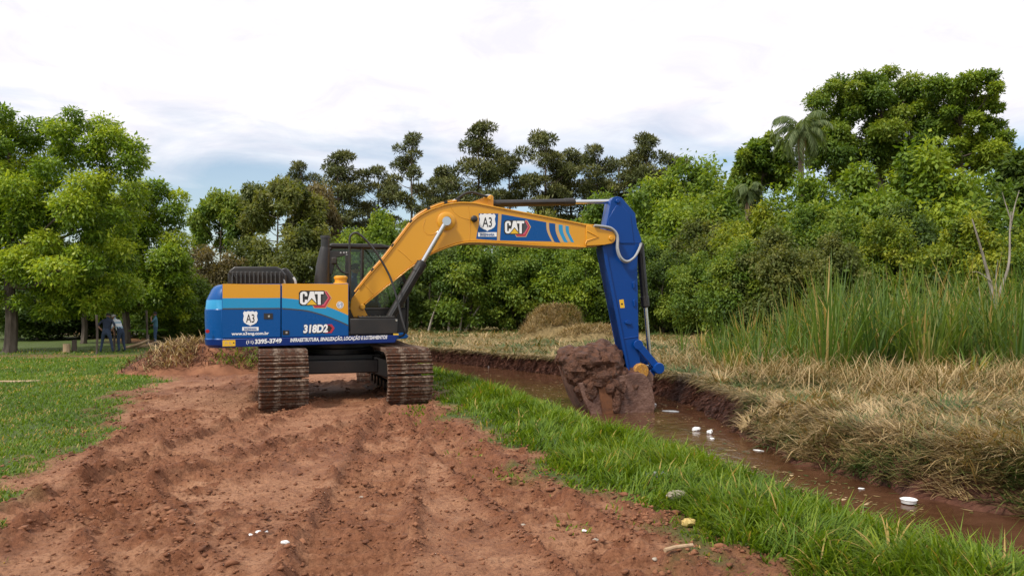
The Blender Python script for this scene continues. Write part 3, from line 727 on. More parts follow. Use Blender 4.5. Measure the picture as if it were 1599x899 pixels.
def cat_logo(x0, y0, w, h, v, parent):
    """heavy block letters over a small yellow triangle, dark and red chevron hexagon behind; x0,y0 top left of the letters"""
    def P_(pts): return [(x0 + a * w, y0 + b_ * h) for a, b_ in pts]
    plate('emblem', P_([(.62, -.06), (1.12, -.06), (1.31, .48), (1.06, 1.28), (.58, 1.28), (.50, 1.05)]), v, M['tan'], parent, .0012)
    plate('emblem', P_([(.62, -.01), (1.09, -.01), (1.27, .48), (1.03, 1.23), (.60, 1.23), (.53, 1.05)]), v - .0012, M['red'], parent, .0010)
    plate('emblem', P_([(.62, -.01), (1.04, -.01), (1.20, .47), (1.00, 1.08), (.56, 1.08)]), v - .0022, M['pink'], parent, .0006)
    plate('emblem', P_([(.62, -.01), (1.00, -.01), (1.15, .46), (.96, .98), (.56, .98)]), v - .0028, M['charcoal'], parent, .0008)
    # dark outline backing of the letters
    plate('emblem', P_([(-.05, .10), (.03, -.07), (1.00, -.07), (1.03, .22), (.93, .30), (.90, 1.06), (.02, 1.06), (-.05, .90)]), v - .0036, M['ink'], parent, .0006)
    vv = v - .0042
    C_ = [(.30, .36), (.20, .36), (.20, .22), (.17, .17), (.13, .17), (.11, .22), (.11, .78), (.13, .83), (.17, .83), (.20, .78), (.20, .62), (.30, .62), (.30, .82), (.25, .96), (.17, 1.0), (.08, .98), (.01, .88), (0, .75), (0, .25), (.02, .11), (.10, .01), (.18, 0), (.26, .04), (.30, .17)]
    plate('lettering', P_(C_), vv, M['white'], parent, .0008)
    A_ = [(.27, 1.0), (.41, 0), (.57, 0), (.69, 1.0), (.58, 1.0), (.57, .82), (.40, .82), (.38, 1.0)]
    plate('lettering', P_(A_), vv, M['white'], parent, .0008)
    T_ = [(.60, 0), (.97, 0), (.97, .20), (.85, .20), (.85, 1.0), (.73, 1.0), (.73, .20), (.60, .20)]
    plate('lettering', P_(T_), vv, M['white'], parent, .0008)
    plate('emblem', P_([(.22, 1.04), (.48, .50), (.76, 1.04)]), vv - .0008, M['ink'], parent, .0005)
    plate('emblem', P_([(.27, 1.01), (.48, .60), (.70, 1.01)]), vv - .0013, M['sticker'], parent, .0008)

VS = -1.25                                            # near (right-hand) side of the house
VB = (-.38, .12)                                      # boom faces
# ---------------- undercarriage
UA = R(18.5)                                          # heading of the crawler relative to the view axis
under_rz = UA - MA                                    # inside the machine frame (its own forward runs away from the viewer)
def upt(a, s, z):
    """crawler coordinates: a along the tracks (away from viewer), s across to the right"""
    X = -math.sin(UA) * a + math.cos(UA) * s; Y = math.cos(UA) * a + math.sin(UA) * s
    return Vector((X * EU[0] + Y * EU[1], X * EV[0] + Y * EV[1], z))
TW, RAD, HALF = .74, .415, 1.62
def shoe_mesh():
    b_ = MB(); p = .185
    b_.box((0, 0, .012), (p * .90, TW, .022))
    for k in (-.075, -.005, .062): b_.prism([(k - .012, .022), (k + .012, .022), (k + .007, .066), (k - .005, .066)], -TW / 2, TW / 2)
    b_.box((.0, -.10, -.035), (p * .9, .05, .075)); b_.box((.0, .10, -.035), (p * .9, .05, .075))
    for a in (-.045, .045):
        for s_ in (-.06, .06): b_.cyl((a + .0, s_, .02), (a, s_, .036), .014, 6)
    return b_.mesh('track_shoe')
SHOE = shoe_mesh(); SHOE.materials.append(M['steel'])
per = 4 * HALF + 2 * PI * RAD; NSH = int(round(per / .187))
def track(s_off, label):
    tr = empty('track', (0, 0, 0), parent=exc)
    rb = Matrix.Rotation(math.atan2((upt(1, 0, 0)).y, (upt(1, 0, 0)).x), 4, 'Z')
    zc_ = RAD + .030
    for i in range(NSH):
        q = (i + .3) / NSH * per
        if q < 2 * HALF: a, z, th = -HALF + q, zc_ + RAD, 0.0; z -= .03 * math.sin(PI * q / (2 * HALF)) ** 2
        elif q < 2 * HALF + PI * RAD: f = (q - 2 * HALF) / RAD; a, z, th = HALF + RAD * math.sin(f), zc_ + RAD * math.cos(f), f
        elif q < 4 * HALF + PI * RAD: a, z, th = HALF - (q - 2 * HALF - PI * RAD), zc_ - RAD, PI
        else: f = (q - 4 * HALF - PI * RAD) / RAD; a, z, th = -HALF - RAD * math.sin(f), zc_ - RAD * math.cos(f), PI + f
        o = bpy.data.objects.new('track_shoe', SHOE); COL.objects.link(o); o.parent = tr
        c = upt(a, s_off, z)
        o.matrix_local = Matrix.Translation(c) @ rb @ Matrix.Rotation(th, 4, 'Y')
    # side frame, idler, sprocket, rollers
    b_ = MB()
    prof = [(-1.5, zc_ - .14), (1.5, zc_ - .14), (1.55, zc_ + .12), (1.2, zc_ + .22), (-1.2, zc_ + .22), (-1.55, zc_ + .12)]
    V = [upt(a, s_off - .17, z) for a, z in prof] + [upt(a, s_off + .17, z) for a, z in prof]; n_ = len(prof)
    b_.add(V, [tuple(range(n_)), tuple(range(2 * n_ - 1, n_ - 1, -1))] + [(i, i + n_, (i + 1) % n_ + n_, (i + 1) % n_) for i in range(n_)])
    b_.build('track_frame', M['black'], tr, .015)
    for nm, a in (('idler', -HALF), ('sprocket', HALF)):
        b_ = MB(); ax = (upt(0, 1, 0)).normalized(); c = upt(a, s_off, zc_)
        b_.cyl(c - ax * .07, c + ax * .07, RAD - .04, 28); b_.cyl(c - ax * .20, c + ax * .20, RAD - .19, 24); b_.cyl(c - ax * .25, c + ax * .25, .11, 16)
        b_.build(nm, M['black'], tr, .01)
    for k in range(7):
        a = -1.2 + k * .4; ax = (upt(0, 1, 0)).normalized(); c = upt(a, s_off, .19)
        MB().cyl(c - ax * .18, c + ax * .18, .09, 14).build('roller', M['black'], tr)
    return tr
track(-.985, None); track(.985, None)
b_ = MB()                                              # car body: centre box with raised legs to the side frames
def ubox(b, a0, a1, s0, s1, z0, z1):
    V = [upt(a, s_, z) for a in (a0, a1) for s_ in (s0, s1) for z in (z0, z1)]
    b.add(V, [(0, 1, 3, 2), (4, 6, 7, 5), (0, 4, 5, 1), (2, 3, 7, 6), (0, 2, 6, 4), (1, 5, 7, 3)])
ubox(b_, -.75, .75, -.72, .72, .46, .78)
for sg in (-1, 1):
    for a in (-.95, .95):
        V = []
        for s_, z0, z1 in ((.55, .44, .76), (.98, .30, .62)):
            for da in (-.22, .22):
                V += [upt(a + da - (.2 * math.copysign(1, a) if s_ == .55 else 0), sg * s_, z0), upt(a + da - (.2 * math.copysign(1, a) if s_ == .55 else 0), sg * s_, z1)]
        b_.add(V, [(0, 1, 3, 2), (4, 6, 7, 5), (0, 4, 5, 1), (2, 3, 7, 6), (0, 2, 6, 4), (1, 5, 7, 3)])
ubox(b_, -1.02, -.80, -.62, .62, .47, .70)
b_.build('car_body', M['black'], exc, .02)
MB().lathe([(.66, .76), (.70, .78), (.70, .86), (.62, .88), (.62, .96)], (0, 0, 0), 'z', 40).build('turntable', M['black'], exc)

# ---------------- house: deck, counterweight, doors, skirt
def at_side(px, py): return mp(px, py, VS)
u_tail, _ = at_side(309, 500); u_cw, _ = at_side(346, 500); u_d1, _ = at_side(439, 500); u_d2, _ = at_side(545, 500); u_box, _ = at_side(622, 500)
z_top = mp(440, 443, VS)[1]; z_sk = mp(440, 527, VS)[1]; z_bot = mp(440, 539.5, VS)[1]
tilt = (mp(617, 535, VS)[1] - mp(346, 541.5, VS)[1]) / (u_box - u_cw)
def zt(u, z): return z + (u - u_d1) * tilt * .8
# counterweight: plan with rounded rear corners, side profile leaning in towards the top
b_ = MB()
def cw_ring(z, inset):
    half = 1.25 - inset * .6; rear = u_tail + inset; fr_ = u_cw - .006; rr = .32
    pts = [(fr_, -half)]
    for k in range(9):
        a = -PI / 2 - k / 8 * PI / 2
        pts.append((rear + .05 + rr + rr * math.cos(a), -half + rr + rr * math.sin(a)))
    for k in range(9):
        w_ = -half + rr + (2 * half - 2 * rr) * (k + 1) / 10
        pts.append((rear + .05 * (1 - (1 - (2 * abs(w_) / (2 * half)) ** 2)) , w_))
    for k in range(9):
        a = PI - k / 8 * PI / 2
        pts.append((rear + .05 + rr + rr * math.cos(a), half - rr + rr * math.sin(a)))
    pts.append((fr_, half))
    return [(u, w_, zt(u, z)) for u, w_ in pts]
zs = [(z_bot - .02, .06), (z_bot + .03, .012), (z_sk - .012, .0), (z_sk + .004, .014), (z_sk + .25, .004), (mp(320, 482, VS)[1] - .006, .0), (mp(320, 482, VS)[1] + .006, .010), (mp(320, 467, VS)[1], .025), (mp(320, 450, VS)[1], .10), (z_top - .03, .14), (z_top - .004, .20)]
rings = [cw_ring(z, i_) for z, i_ in zs]; nr = len(rings[0])
V = [p for r_ in rings for p in r_]; Fc = []; mi = []
for i in range(len(rings) - 1):
    for k in range(nr):
        a = i * nr + k; c = i * nr + (k + 1) % nr
        Fc.append((a, c, c + nr, a + nr)); mi.append(1 if i == 6 else 2 if i < 2 else 0)
Fc.append(tuple(range(nr - 1, -1, -1))); mi.append(0); Fc.append(tuple(range((len(rings) - 1) * nr, len(rings) * nr))); mi.append(0)
b_.add(V, Fc); b_.m = mi
cwo = b_.build('counterweight', [M['blue'], M['teal'], M['navy']], exc, smooth=28)
rfl = mp3(324, 517, VS - .004)
MB().lathe([(.001, -.012), (.028, -.012), (.032, .0), (.032, .01)], (rfl.x, VS - .0, rfl.z), 'y', 18).build('reflector', M['redlamp'], cwo)
# inner body block (dark) behind the doors, deck top
b_ = MB()
b_.prism([(u_cw + .02, zt(u_cw, z_bot + .02)), (u_d2 - .02, zt(u_d2, z_bot + .02)), (u_d2 - .02, zt(u_d2, z_top - .03)), (u_cw + .02, zt(u_cw, z_top - .03))], -1.18, -.46)
b_.prism([(u_cw + .02, zt(u_cw, z_bot + .02)), (u_d2 - .55, zt(u_d2, z_bot + .02)), (u_d2 - .55, zt(u_d2, z_top - .04)), (u_cw + .02, zt(u_cw, z_top - .04))], -.458, 1.18)
b_.prism([(u_d2 - .5, z_bot + .0), (u_box - .05, z_bot + .03), (u_box - .05, z_bot + .13), (u_d2 - .5, z_bot + .13)], -1.2, 1.2)
b_.build('main_frame', M['black'], exc, .01)
# right-hand doors with livery bands as thin films
g = .006
def door(name, x0, x1, bands):
    u0, u1 = at_side(x0, 500)[0] + g, at_side(x1, 500)[0] - g
    poly = [(u0, zt(u0, z_sk + .006)), (u1, zt(u1, z_sk + .006)), (u1, zt(u1, z_top)), (u0, zt(u0, z_top))]
    o = MB().prism(poly, VS, VS + .05).build(name, M['blue'], exc, .010)
    for nm, m_, lo, hi in bands:
        def pl(pts): return [(min(max(mp(x, y, VS)[0], u0 + .009), u1 - .009), min(max(mp(x, y, VS)[1], zt(u0, z_sk) + .02), zt(u1, z_top) - .008)) for x, y in pts]
        top = pl(lo); bot = pl(hi)
        MB().prism(top + bot[::-1], VS - .0016, VS + .001).build(nm, M[m_], o)
    return o
d1 = door('engine_door', 346, 439, [('yellow_band', 'yellow', [(346, 440), (439, 440)], [(346, 465.5), (439, 465)]), ('teal_band', 'teal', [(346, 465.5), (439, 465)], [(346, 481), (439, 480.5)]), ('pinstripe', 'charcoal', [(346, 481), (439, 480.5)], [(346, 483), (439, 482.3)])])
up_ = curve2([(440, 465), (465, 467.5), (490, 472), (513, 479.5), (530, 486), (547, 493.5)]); lo_ = curve2([(440, 480.5), (475, 483.5), (500, 489.5), (525, 498.5), (547, 508)])
d2 = door('pump_door', 439, 545, [('yellow_band', 'yellow', [(440, 440), (547, 440)], up_), ('teal_band', 'teal', up_, lo_), ('pinstripe', 'charcoal', lo_, [(x, y + 2.0) for x, y in lo_])])
DV = VS - .0025
shield(391, 497, 22, 23, DV + .0008, d1)
lettering('www.a3eng.com.br', (361.5, 523), (420, 522), 4.4, DV, M['white'], d1, .035)
cat_logo(468.5, 455, 38, 20.5, DV, d2)
lettering('318D2', (473.5, 519), (512, 518), 11.5, DV - .0012, M['white'], d2, .05, .12)
lettering('318D2', (473, 519.7), (513, 518.7), 12.2, DV, M['ink'], d2, .09, .12)
plate('emblem', [(508, 506.5), (518, 506), (522.5, 512), (518, 519.5), (508, 520)], DV, M['red'], d2, .0006)
plate('emblem', [(508, 508), (515, 508), (518.5, 512), (515, 518), (508, 518)], DV - .0006, M['ink'], d2, .0004)
plate('badge', ngon(531, 476, 5.6), DV, M['white'], d2, .0006); plate('badge', ngon(531, 476, 4.7), DV - .0006, M['charcoal'], d2, .0004); plate('badge', ngon(531, 476, 3.9), DV - .001, M['white'], d2, .0004)
lettering('69', (528.1, 478.6), (534, 478.6), 5.2, DV - .0018, M['blue'], d2, .0)
# latches
for (x0, y0, x1, y1), dd in (((412, 489, 426, 498), d1), ((441.5, 515.5, 451.5, 522.5), d2)):
    l_ = plate('latch', [(x0, y0), (x1, y0), (x1, y1), (x0, y1)], VS, M['black'], dd, .006)
    cx_, cy_ = (x0 + x1) / 2 + 1, (y0 + y1) / 2
    plate('latch', ngon(cx_, cy_, 1.8, 12), VS - .006, M['chrome'], dd, .004)
# skirt rail
sk = MB().prism([(u_cw, zt(u_cw, z_bot - .01)), (mp(617, 535, VS)[0], mp(617, 535, VS)[1]), (u_box, mp(622, 523, VS)[1]), (u_cw, zt(u_cw, z_sk))], VS - .012, VS + .12).build('skirt', M['navy'], exc, .012)
SV = VS - .0145
lettering('(11)', (384.5, 536), (396, 535.8), 4.6, SV, M['white'], sk, .02)
lettering('3395-3749', (398, 536.3), (440, 534.6), 6.4, SV, M['white'], sk, .045)
lettering('INFRAESTRUTURA, SINALIZAÇÃO, LOCAÇÃO E LOTEAMENTOS', (453, 533.6), (605, 528.6), 5.4, SV, M['white'], sk, .035, .25)
plate('sticker', [(347.5, 531), (367.5, 530.5), (367.5, 540), (347.5, 540.6)], VS - .0125, M['sticker'], sk, .002)
plate('pictogram', [(350.5, 538), (351.5, 534), (353, 532.6), (354.6, 534), (355.8, 537.4), (354.6, 537.4), (353, 534.4), (351.8, 538)], SV, M['tan'], sk, .0008)
plate('pictogram', [(357, 533.4), (359.5, 533.2), (360, 536.6), (362.8, 536.4), (362.8, 537.6), (357.6, 537.8)], SV, M['tan'], sk, .0008)
plate('pictogram', ngon(365, 535, 1.2, 10), SV, M['ink'], sk, .0008)
plate('sticker', [(614, 520.5), (622.5, 520.5), (622.5, 523), (614, 523)], VS - .001, M['sticker'], sk, .004)
# left-hand side panel (far side)
b_ = MB()
b_.prism([(u_cw + g, zt(u_cw, z_sk)), (u_d2 - .62, zt(u_d2, z_sk)), (u_d2 - .62, zt(u_d2, z_top)), (u_cw + g, zt(u_cw, z_top))], 1.2, 1.25)
b_.build('engine_door', M['yellow'], exc, .01)
MB().prism([(u_cw, zt(u_cw, z_bot - .01)), (u_box, zt(u_box, z_bot + .05)), (u_box, zt(u_box, z_sk)), (u_cw, zt(u_cw, z_sk))], 1.14, 1.26).build('skirt', M['navy'], exc, .012)
# deck top cover
b_ = MB(); b_.box(((u_cw + u_d2 - .6) / 2, .0, zt(u_d1, z_top) - .02), ((u_d2 - .6 - u_cw), 2.36, .03)); b_.box((u_d2 - .3 - .005, -.83, z_top - .018), (.58, .80, .028))
b_.build('deck_cover', M['yellow'], exc, .006)
# black step box in front of the tank, with lip and handle
bx0, bx1 = mp(546.5, 500, VS + .02)[0], mp(621, 500, VS + .02)[0]
zb1 = mp(580, 497.5, VS)[1]; zb0 = mp(580, 523, VS)[1]
sb = MB().prism([(bx0, zb0 + .012), (bx1, zb0 + .02), (bx1, zb1), (bx0, zb1)], VS + .015, -.50).build('step_box', M['black'], exc, .012)
b_ = MB(); b_.box(((bx0 + bx1) / 2 + .05, VS + .36, zb1 + .02), (bx1 - bx0 - .2, .68, .03)); b_.build('step_plate', M['black'], sb, .006)
for k in range(9): MB().box((bx0 + .14 + k * .075, VS + .36, zb1 + .04), (.022, .60, .012)).build('tread', M['black'], sb)
bt = mp3(619, 500, VS + .012); MB().lathe([(.018, -.006), (.018, .01)], (bt.x, VS + .012, bt.z), 'y', 10).build('bolt', M['chrome'], sb)
# front toe plate on the cab side
tp = MB().prism(mpl([(616, 520.5), (632, 519.5), (638, 524), (636, 528), (616, 530)], -.2), -.2, 1.25).build('front_step', M['blue'], exc, .01)
# filler neck
fn = mp3(532, 443, -.95)
b_ = MB(); b_.lathe([(.13, -.02), (.13, .03), (.10, .05), (.10, .10), (.115, .11), (.115, .14), (.09, .16)], (fn.x, -.95, z_top - .01), 'z', 20); b_.build('filler_neck', M['yellow'], exc)
# ---------------- engine hood with louvres
HV = -1.02
hood = mpl([(355, 444), (355, 428), (358, 422), (365, 416), (432, 416), (438, 420), (446, 429), (446, 444)], HV)
ho = MB().prism(hood, HV + .03, .55).build('engine_hood', M['black'], exc, .02)
b_ = MB(); b_.prism(mpl([(357, 443), (357, 424), (442, 425), (442, 443)], HV), HV - .005, HV + .028); b_.build('louvre_frame', M['rubber'], ho, .004)
for k in range(12):
    x = 363 + k * 6.7
    b_ = MB(); c = mp3(x, 433, HV)
    b_.box((c.x, HV - .025, c.z - .01), (.012, .05, .175), Matrix.Rotation(R(24), 3, 'Z')); b_.box((c.x + .012, HV - .045, c.z + .085), (.03, .012, .02)); b_.build('louvre', M['darkgrey'], ho, .003)
b_ = MB(); b_.tube(smooth_pts([mp3(357, 425, HV - .03), mp3(363, 427, HV - .03), mp3(368, 434, HV - .03), mp3(370, 443, HV - .03)], 4), .012, 6); b_.build('grab_bar', M['black'], ho)
MB().prism(mpl([(440, 444), (440, 419), (447, 418), (457, 430), (461, 444)], -.6), -.62, -.1).build('air_intake_cover', M['black'], exc, .02)
for x in (444.5, 462):
    b_ = MB(); b_.tube(smooth_pts([mp3(x, 444, -.98), mp3(x - 1, 438, -.98), mp3(x - 3.5, 433.5, -.95)], 4), .02, 8); b_.build('hose_fitting', M['greyhose'], exc)
# exhaust stack
b_ = MB(); EXV = -.35
ex = smooth_pts([mp3(502.5, 444, EXV), mp3(504, 418, EXV), mp3(506, 400, EXV), mp3(508, 386, EXV)], 5)
b_.tube(ex, [.135 - .055 * (i / (len(ex) - 1)) ** 1.3 for i in range(len(ex))], 18)
b_.tube([mp3(508, 388, EXV), mp3(508, 372, EXV)], .078, 18); b_.tube([mp3(508, 372, EXV), mp3(508, 368, EXV)], [.09, .086], 18)
b_.build('exhaust_stack', M['black'], exc)

# ---------------- cab (left of the boom)
CV0, CV1 = .34, 1.24
def cz(px, py, v=CV0): return mp(px, py, v)
ub, uf = cz(513, 400)[0], cz(636, 450)[0]
zr = cz(560, 384)[1]; zf = z_bot + .14; zsill = cz(560, 470)[1]
cabe = empty('cab', parent=exc)
prof = [(ub, zf), (ub, zr - .10), (ub + .06, zr - .02), (uf - .42, zr - .02), (uf - .22, zr - .10), (uf - .04, zsill + .35), (uf, zsill), (uf - .02, zf)]
def bar(b, a, c, v, w=.06, t=.06): 
    p, q = Vector((a[0], v, a[1])), Vector((c[0], v, c[1])); b.tube([p, q], w / 2 * 1.3, 6)
b_ = MB()
for v in (CV0 + .03, CV1 - .03):
    for i in range(len(prof)): bar(b_, prof[i], prof[(i + 1) % len(prof)], v)
    bar(b_, (ub + .62, zf), (ub + .62, zr - .05), v, .05)
    bar(b_, (ub, zsill - .15), (uf - .02, zsill - .15), v, .05)
for i in (1, 3, 4, 5, 6):
    b_.tube([(prof[i][0], CV0, prof[i][1]), (prof[i][0], CV1, prof[i][1])], .035, 6)
b_.build('cab_frame', M['black'], cabe)
b_ = MB(); b_.prism([(ub - .02, zr - .03), (ub, zr + .02), (ub + .08, zr + .045), (uf - .50, zr + .045), (uf - .30, zr + .0), (uf - .28, zr - .04)], CV0 - .02, CV1 + .02); b_.build('cab_roof', M['black'], cabe, .02)
b_ = MB(); b_.prism([(ub, zf), (uf - .02, zf), (uf, zsill - .15), (ub, zsill - .15)], CV0 + .005, CV0 + .03); b_.prism([(ub, zf), (uf - .02, zf), (uf, zsill - .3), (ub, zsill - .3)], CV1 - .03, CV1 - .005)
b_.box(((ub + uf) / 2, (CV0 + CV1) / 2, zf), (uf - ub, CV1 - CV0 - .06, .06)); b_.prism([(ub - .01, zf), (ub + .03, zf), (ub + .03, zr - .55), (ub - .01, zr - .55)], CV0 + .03, CV1 - .03); b_.build('cab_body', M['black'], cabe, .01)
def pane(poly, v): MB().prism(poly, v, v + .006).build('window_pane', M['glass'], cabe)
for v in (CV0 + .028, CV1 - .034):
    pane([(ub + .03, zsill - .13), (ub + .60, zsill - .13), (ub + .60, zr - .06), (ub + .05, zr - .06)], v)
    pane([(ub + .64, zsill - .13), (uf - .04, zsill - .13), (uf - .06, zsill + .33), (uf - .24, zr - .12), (uf - .43, zr - .06), (ub + .64, zr - .06)], v)
b_ = MB(); b_.add([(uf - .03, CV0 + .06, zsill + .02), (uf - .03, CV1 - .06, zsill + .02), (uf - .05, CV1 - .06, zsill + .34), (uf - .05, CV0 + .06, zsill + .34), (uf - .23, CV1 - .06, zr - .12), (uf - .23, CV0 + .06, zr - .12)], [(0, 1, 2, 3), (3, 2, 4, 5)]); b_.build('windscreen', M['glass'], cabe)
# dark guard panel with holes at the rear corner and a wiper arm
gp = mpl([(511, 392), (545, 392.5), (545, 398), (525, 402), (519, 428), (515, 428)], CV0 - .03)
gpo = MB().prism(gp, CV0 - .045, CV0 - .028).build('guard_panel', M['black'], cabe, .006)
for (x, y) in ((532, 394.5), (537, 394.3), (541, 394.0), (541.5, 398)):
    c = mp3(x, y, CV0 - .046); MB().lathe([(.016, 0), (.016, -.003)], (c.x, CV0 - .045, c.z), 'y', 12).build('hole', M['greyhose'], gpo)
b_ = MB(); b_.tube(smooth_pts([mp3(521, 406, .28), mp3(524, 411, .28), mp3(530, 420, .28), mp3(537, 426, .28), mp3(544, 427, .28)], 5), .018, 7); b_.build('mirror_arm', M['rubber'], cabe)
b_ = MB(); b_.box(tuple(mp3(522, 407, .28)), (.10, .06, .13)); b_.build('mirror', M['rubber'], cabe, .02)
# post next to the hand rail, seat, levers, console
b_ = MB(); b_.prism(mpl([(539, 398), (546, 398), (546, 470), (539, 470)], .30), .28, .32); b_.build('cab_post', M['black'], cabe, .004)
SU, SVc = ub + .55, .79
zseat = zsill - .22
b_ = MB(); b_.box((SU, SVc, zseat - .06), (.52, .50, .14)); b_.box((SU - .28, SVc, zseat + .32), (.13, .48, .68), Matrix.Rotation(R(-10), 3, 'Y')); b_.box((SU, SVc, (zf + zseat - .1) / 2), (.3, .3, zseat - zf - .1)); b_.build('seat', M['rubber'], cabe, .03)
b_ = MB(); b_.box((SU + .1, SVc - .33, zseat + .08), (.55, .10, .22)); b_.box((SU + .1, SVc + .33, zseat + .08), (.55, .10, .22))
for sg in (-1, 1): b_.tube([(SU + .33, SVc + sg * .33, zseat + .18), (SU + .36, SVc + sg * .30, zseat + .34)], [.02, .028], 8)
b_.build('console', M['rubber'], cabe, .015)
# hand rail hoop on the right platform
b_ = MB(); b_.tube(smooth_pts([mp3(546.5, 470, -.62), mp3(546.2, 430, -.62), mp3(546, 400, -.62), mp3(546, 374, -.62), mp3(549.5, 366, -.62), mp3(556, 363.5, -.62), mp3(564, 368, -.62), mp3(576, 380, -.62), mp3(590, 398, -.64), mp3(603, 420, -.66), mp3(612, 440, -.70), mp3(622, 475, -.8), mp3(628, 500, -.9), mp3(632, 515, -.95), mp3(630, 523, -.95), mp3(622, 526, -.95)], 5), .019, 8); b_.build('hand_rail', M['black'], exc)

# ---------------- boom
bt_ = curve2([(549, 466), (575, 433), (600, 404.5), (625, 372), (646, 345.5), (668, 331), (690, 322.5), (706, 319), (722, 317.5), (742, 318.5)], 4)
poly_px = bt_ + [(775, 324.5), (894, 347.5), (918, 352.5), (938, 357.5), (938, 383.5), (905, 384.5), (840, 381.5), (779, 377.5)] + curve2([(750, 376.5), (732, 376.5), (716, 379), (700, 384), (680, 392), (663, 401.5), (641, 416.5)], 3) + [(600, 449), (566, 476.5), (575, 494.5), (552, 495), (546.5, 482)]
bpoly = mpl(poly_px, VB[0])
b_ = MB(); b_.prism(bpoly, VB[0], VB[1])
# clevis cheeks at the tip
cheek = mpl([(915, 352), (943, 358.5)] + [(951.5 + 9 * math.sin(a), 371 - 10 * math.cos(a)) for a in [R(x) for x in range(20, 165, 15)]] + [(943, 382.5), (915, 384)], VB[0])
b_.prism(cheek, VB[0] - .03, VB[0] + .03); b_.prism(cheek, VB[1] - .03, VB[1] + .03)
boom = b_.build('boom', M['yellow'], exc, .008)
# flange strips standing proud along the top and bottom edges
def strip(name, pts, dz, w, v0, v1, m_, parent):
    a = mpl(pts, VB[0]); c = mpl([(x, y + dz) for x, y in pts], VB[0])
    return MB().prism(a + c[::-1], v0, v1).build(name, m_, parent, .004)
strip('flange', bt_[2:] + [(775, 325), (894, 348), (925, 354.5)], -2.2, 1, VB[0] - .022, VB[1] + .022, M['yellow'], boom)
strip('flange', [(915, 384.5), (840, 382), (779, 378)] + curve2([(750, 377), (732, 377), (716, 379.5), (700, 384.5), (680, 392.5), (663, 402), (641, 417)], 3) + [(600, 449.5), (570, 474)], 2.0, 1, VB[0] - .022, VB[1] + .022, M['yellow'], boom)
# welded seams and pin bosses
def seam(pts, r_=.007): MB().tube(smooth_pts([mp3(x, y, VB[0] - .001) for x, y in pts], 5), r_, 5).build('weld_seam', M['yellow'], boom)
seam([(621, 389), (632, 398), (643, 408.5)]); seam([(568, 443), (576, 451), (583, 459)]); seam([(731, 322), (734, 345), (733, 374)], .005); seam([(703, 322), (712, 334), (722, 340), (735, 343)], .005)
seam([(664, 342), (661, 356), (668, 366), (680, 364), (690, 353)], .005)
pb = mp3(697, 345.5, VB[0])
bo = MB().lathe([(.17, .0), (.17, -.02), (.145, -.035), (.10, -.035)], (pb.x, VB[0], pb.z), 'y', 32).build('pin_boss', M['yellow'], boom)
MB().lathe([(.075, -.03), (.075, -.13), (.05, -.14)], (pb.x, VB[0], pb.z), 'y', 20).build('boom_pin', M['black'], boom)
for x, y, r_ in ((953, 372, .045), (764, 309.5, .04), (566, 479, .05)):
    c = mp3(x, y, VB[0]); MB().lathe([(r_, -.03), (r_, -.045), (r_ * .8, -.055)], (c.x, VB[0], c.z), 'y', 16).build('boom_pin', M['yellow'], boom)
# raised rib at the boom tip
b_ = MB(); b_.tube([mp3(917, 361, VB[0] - .03), mp3(934, 370, VB[0] - .03), mp3(916, 376, VB[0] - .03), mp3(914, 381, VB[0] - .03)], .014, 6); b_.build('tip_rib', M['yellow'], boom)
# lamp
lp = mp3(739.5, 342.5, VB[0]); b_ = MB(); b_.lathe([(.05, -.02), (.062, -.05), (.062, -.10), (.03, -.12)], (lp.x, VB[0], lp.z), 'y', 16); b_.build('work_lamp', M['black'], boom)
# stick cylinder bracket
MB().prism(mpl([(728, 319), (757, 308), (766, 304.5), (770, 307), (770, 326), (745, 322)], -.2), -.24, -.02).build('cylinder_bracket', M['yellow'], boom, .01)
# livery on the boom
BV = VB[0]
def on_boom(nm, pts, m_, dv=0, th=.0012): return plate(nm, pts, BV - dv, M[m_], boom, th)
on_boom('livery_film', [(747.5, 333.5), (778, 333.5), (776, 375.3), (743.5, 373.0), (745, 363), (748, 350)], 'blue')
on_boom('livery_film', [(778.8, 333.7), (782.8, 334.3), (780, 375.5), (776.8, 375.3)], 'tan')
on_boom('livery_film', [(783.3, 334.4)] + [(853, 347)] + curve2([(853, 347), (853.5, 358), (857, 368), (862, 377)], 4) + [(780.6, 375.4)], 'blue')
def arc(x, w, m_, off=0): 
    a = curve2([(x, 347 + off), (x + .5, 358 + off * .6), (x + 3.5, 368), (x + 8.5, 378)], 4)
    on_boom('livery_film', a + [(p[0] + w, p[1] + w * .14 - (.3 if k == len(a) - 1 else 0)) for k, p in list(enumerate(a))[::-1]], m_)
arc(853.6, 3.2, 'tan', .4); arc(857.4, 9.6, 'blue', .9); arc(867.6, 4.0, 'tan', 2.6); arc(872.2, 6.4, 'teal', 3.4); arc(879.2, 3.2, 'tan', 4.6); arc(883.0, 5.2, 'teal', 5.4)
shield(761, 347, 25, 27, BV - .0014, boom)
cat_logo(788.5, 345, 31, 19.5, BV - .0014, boom)
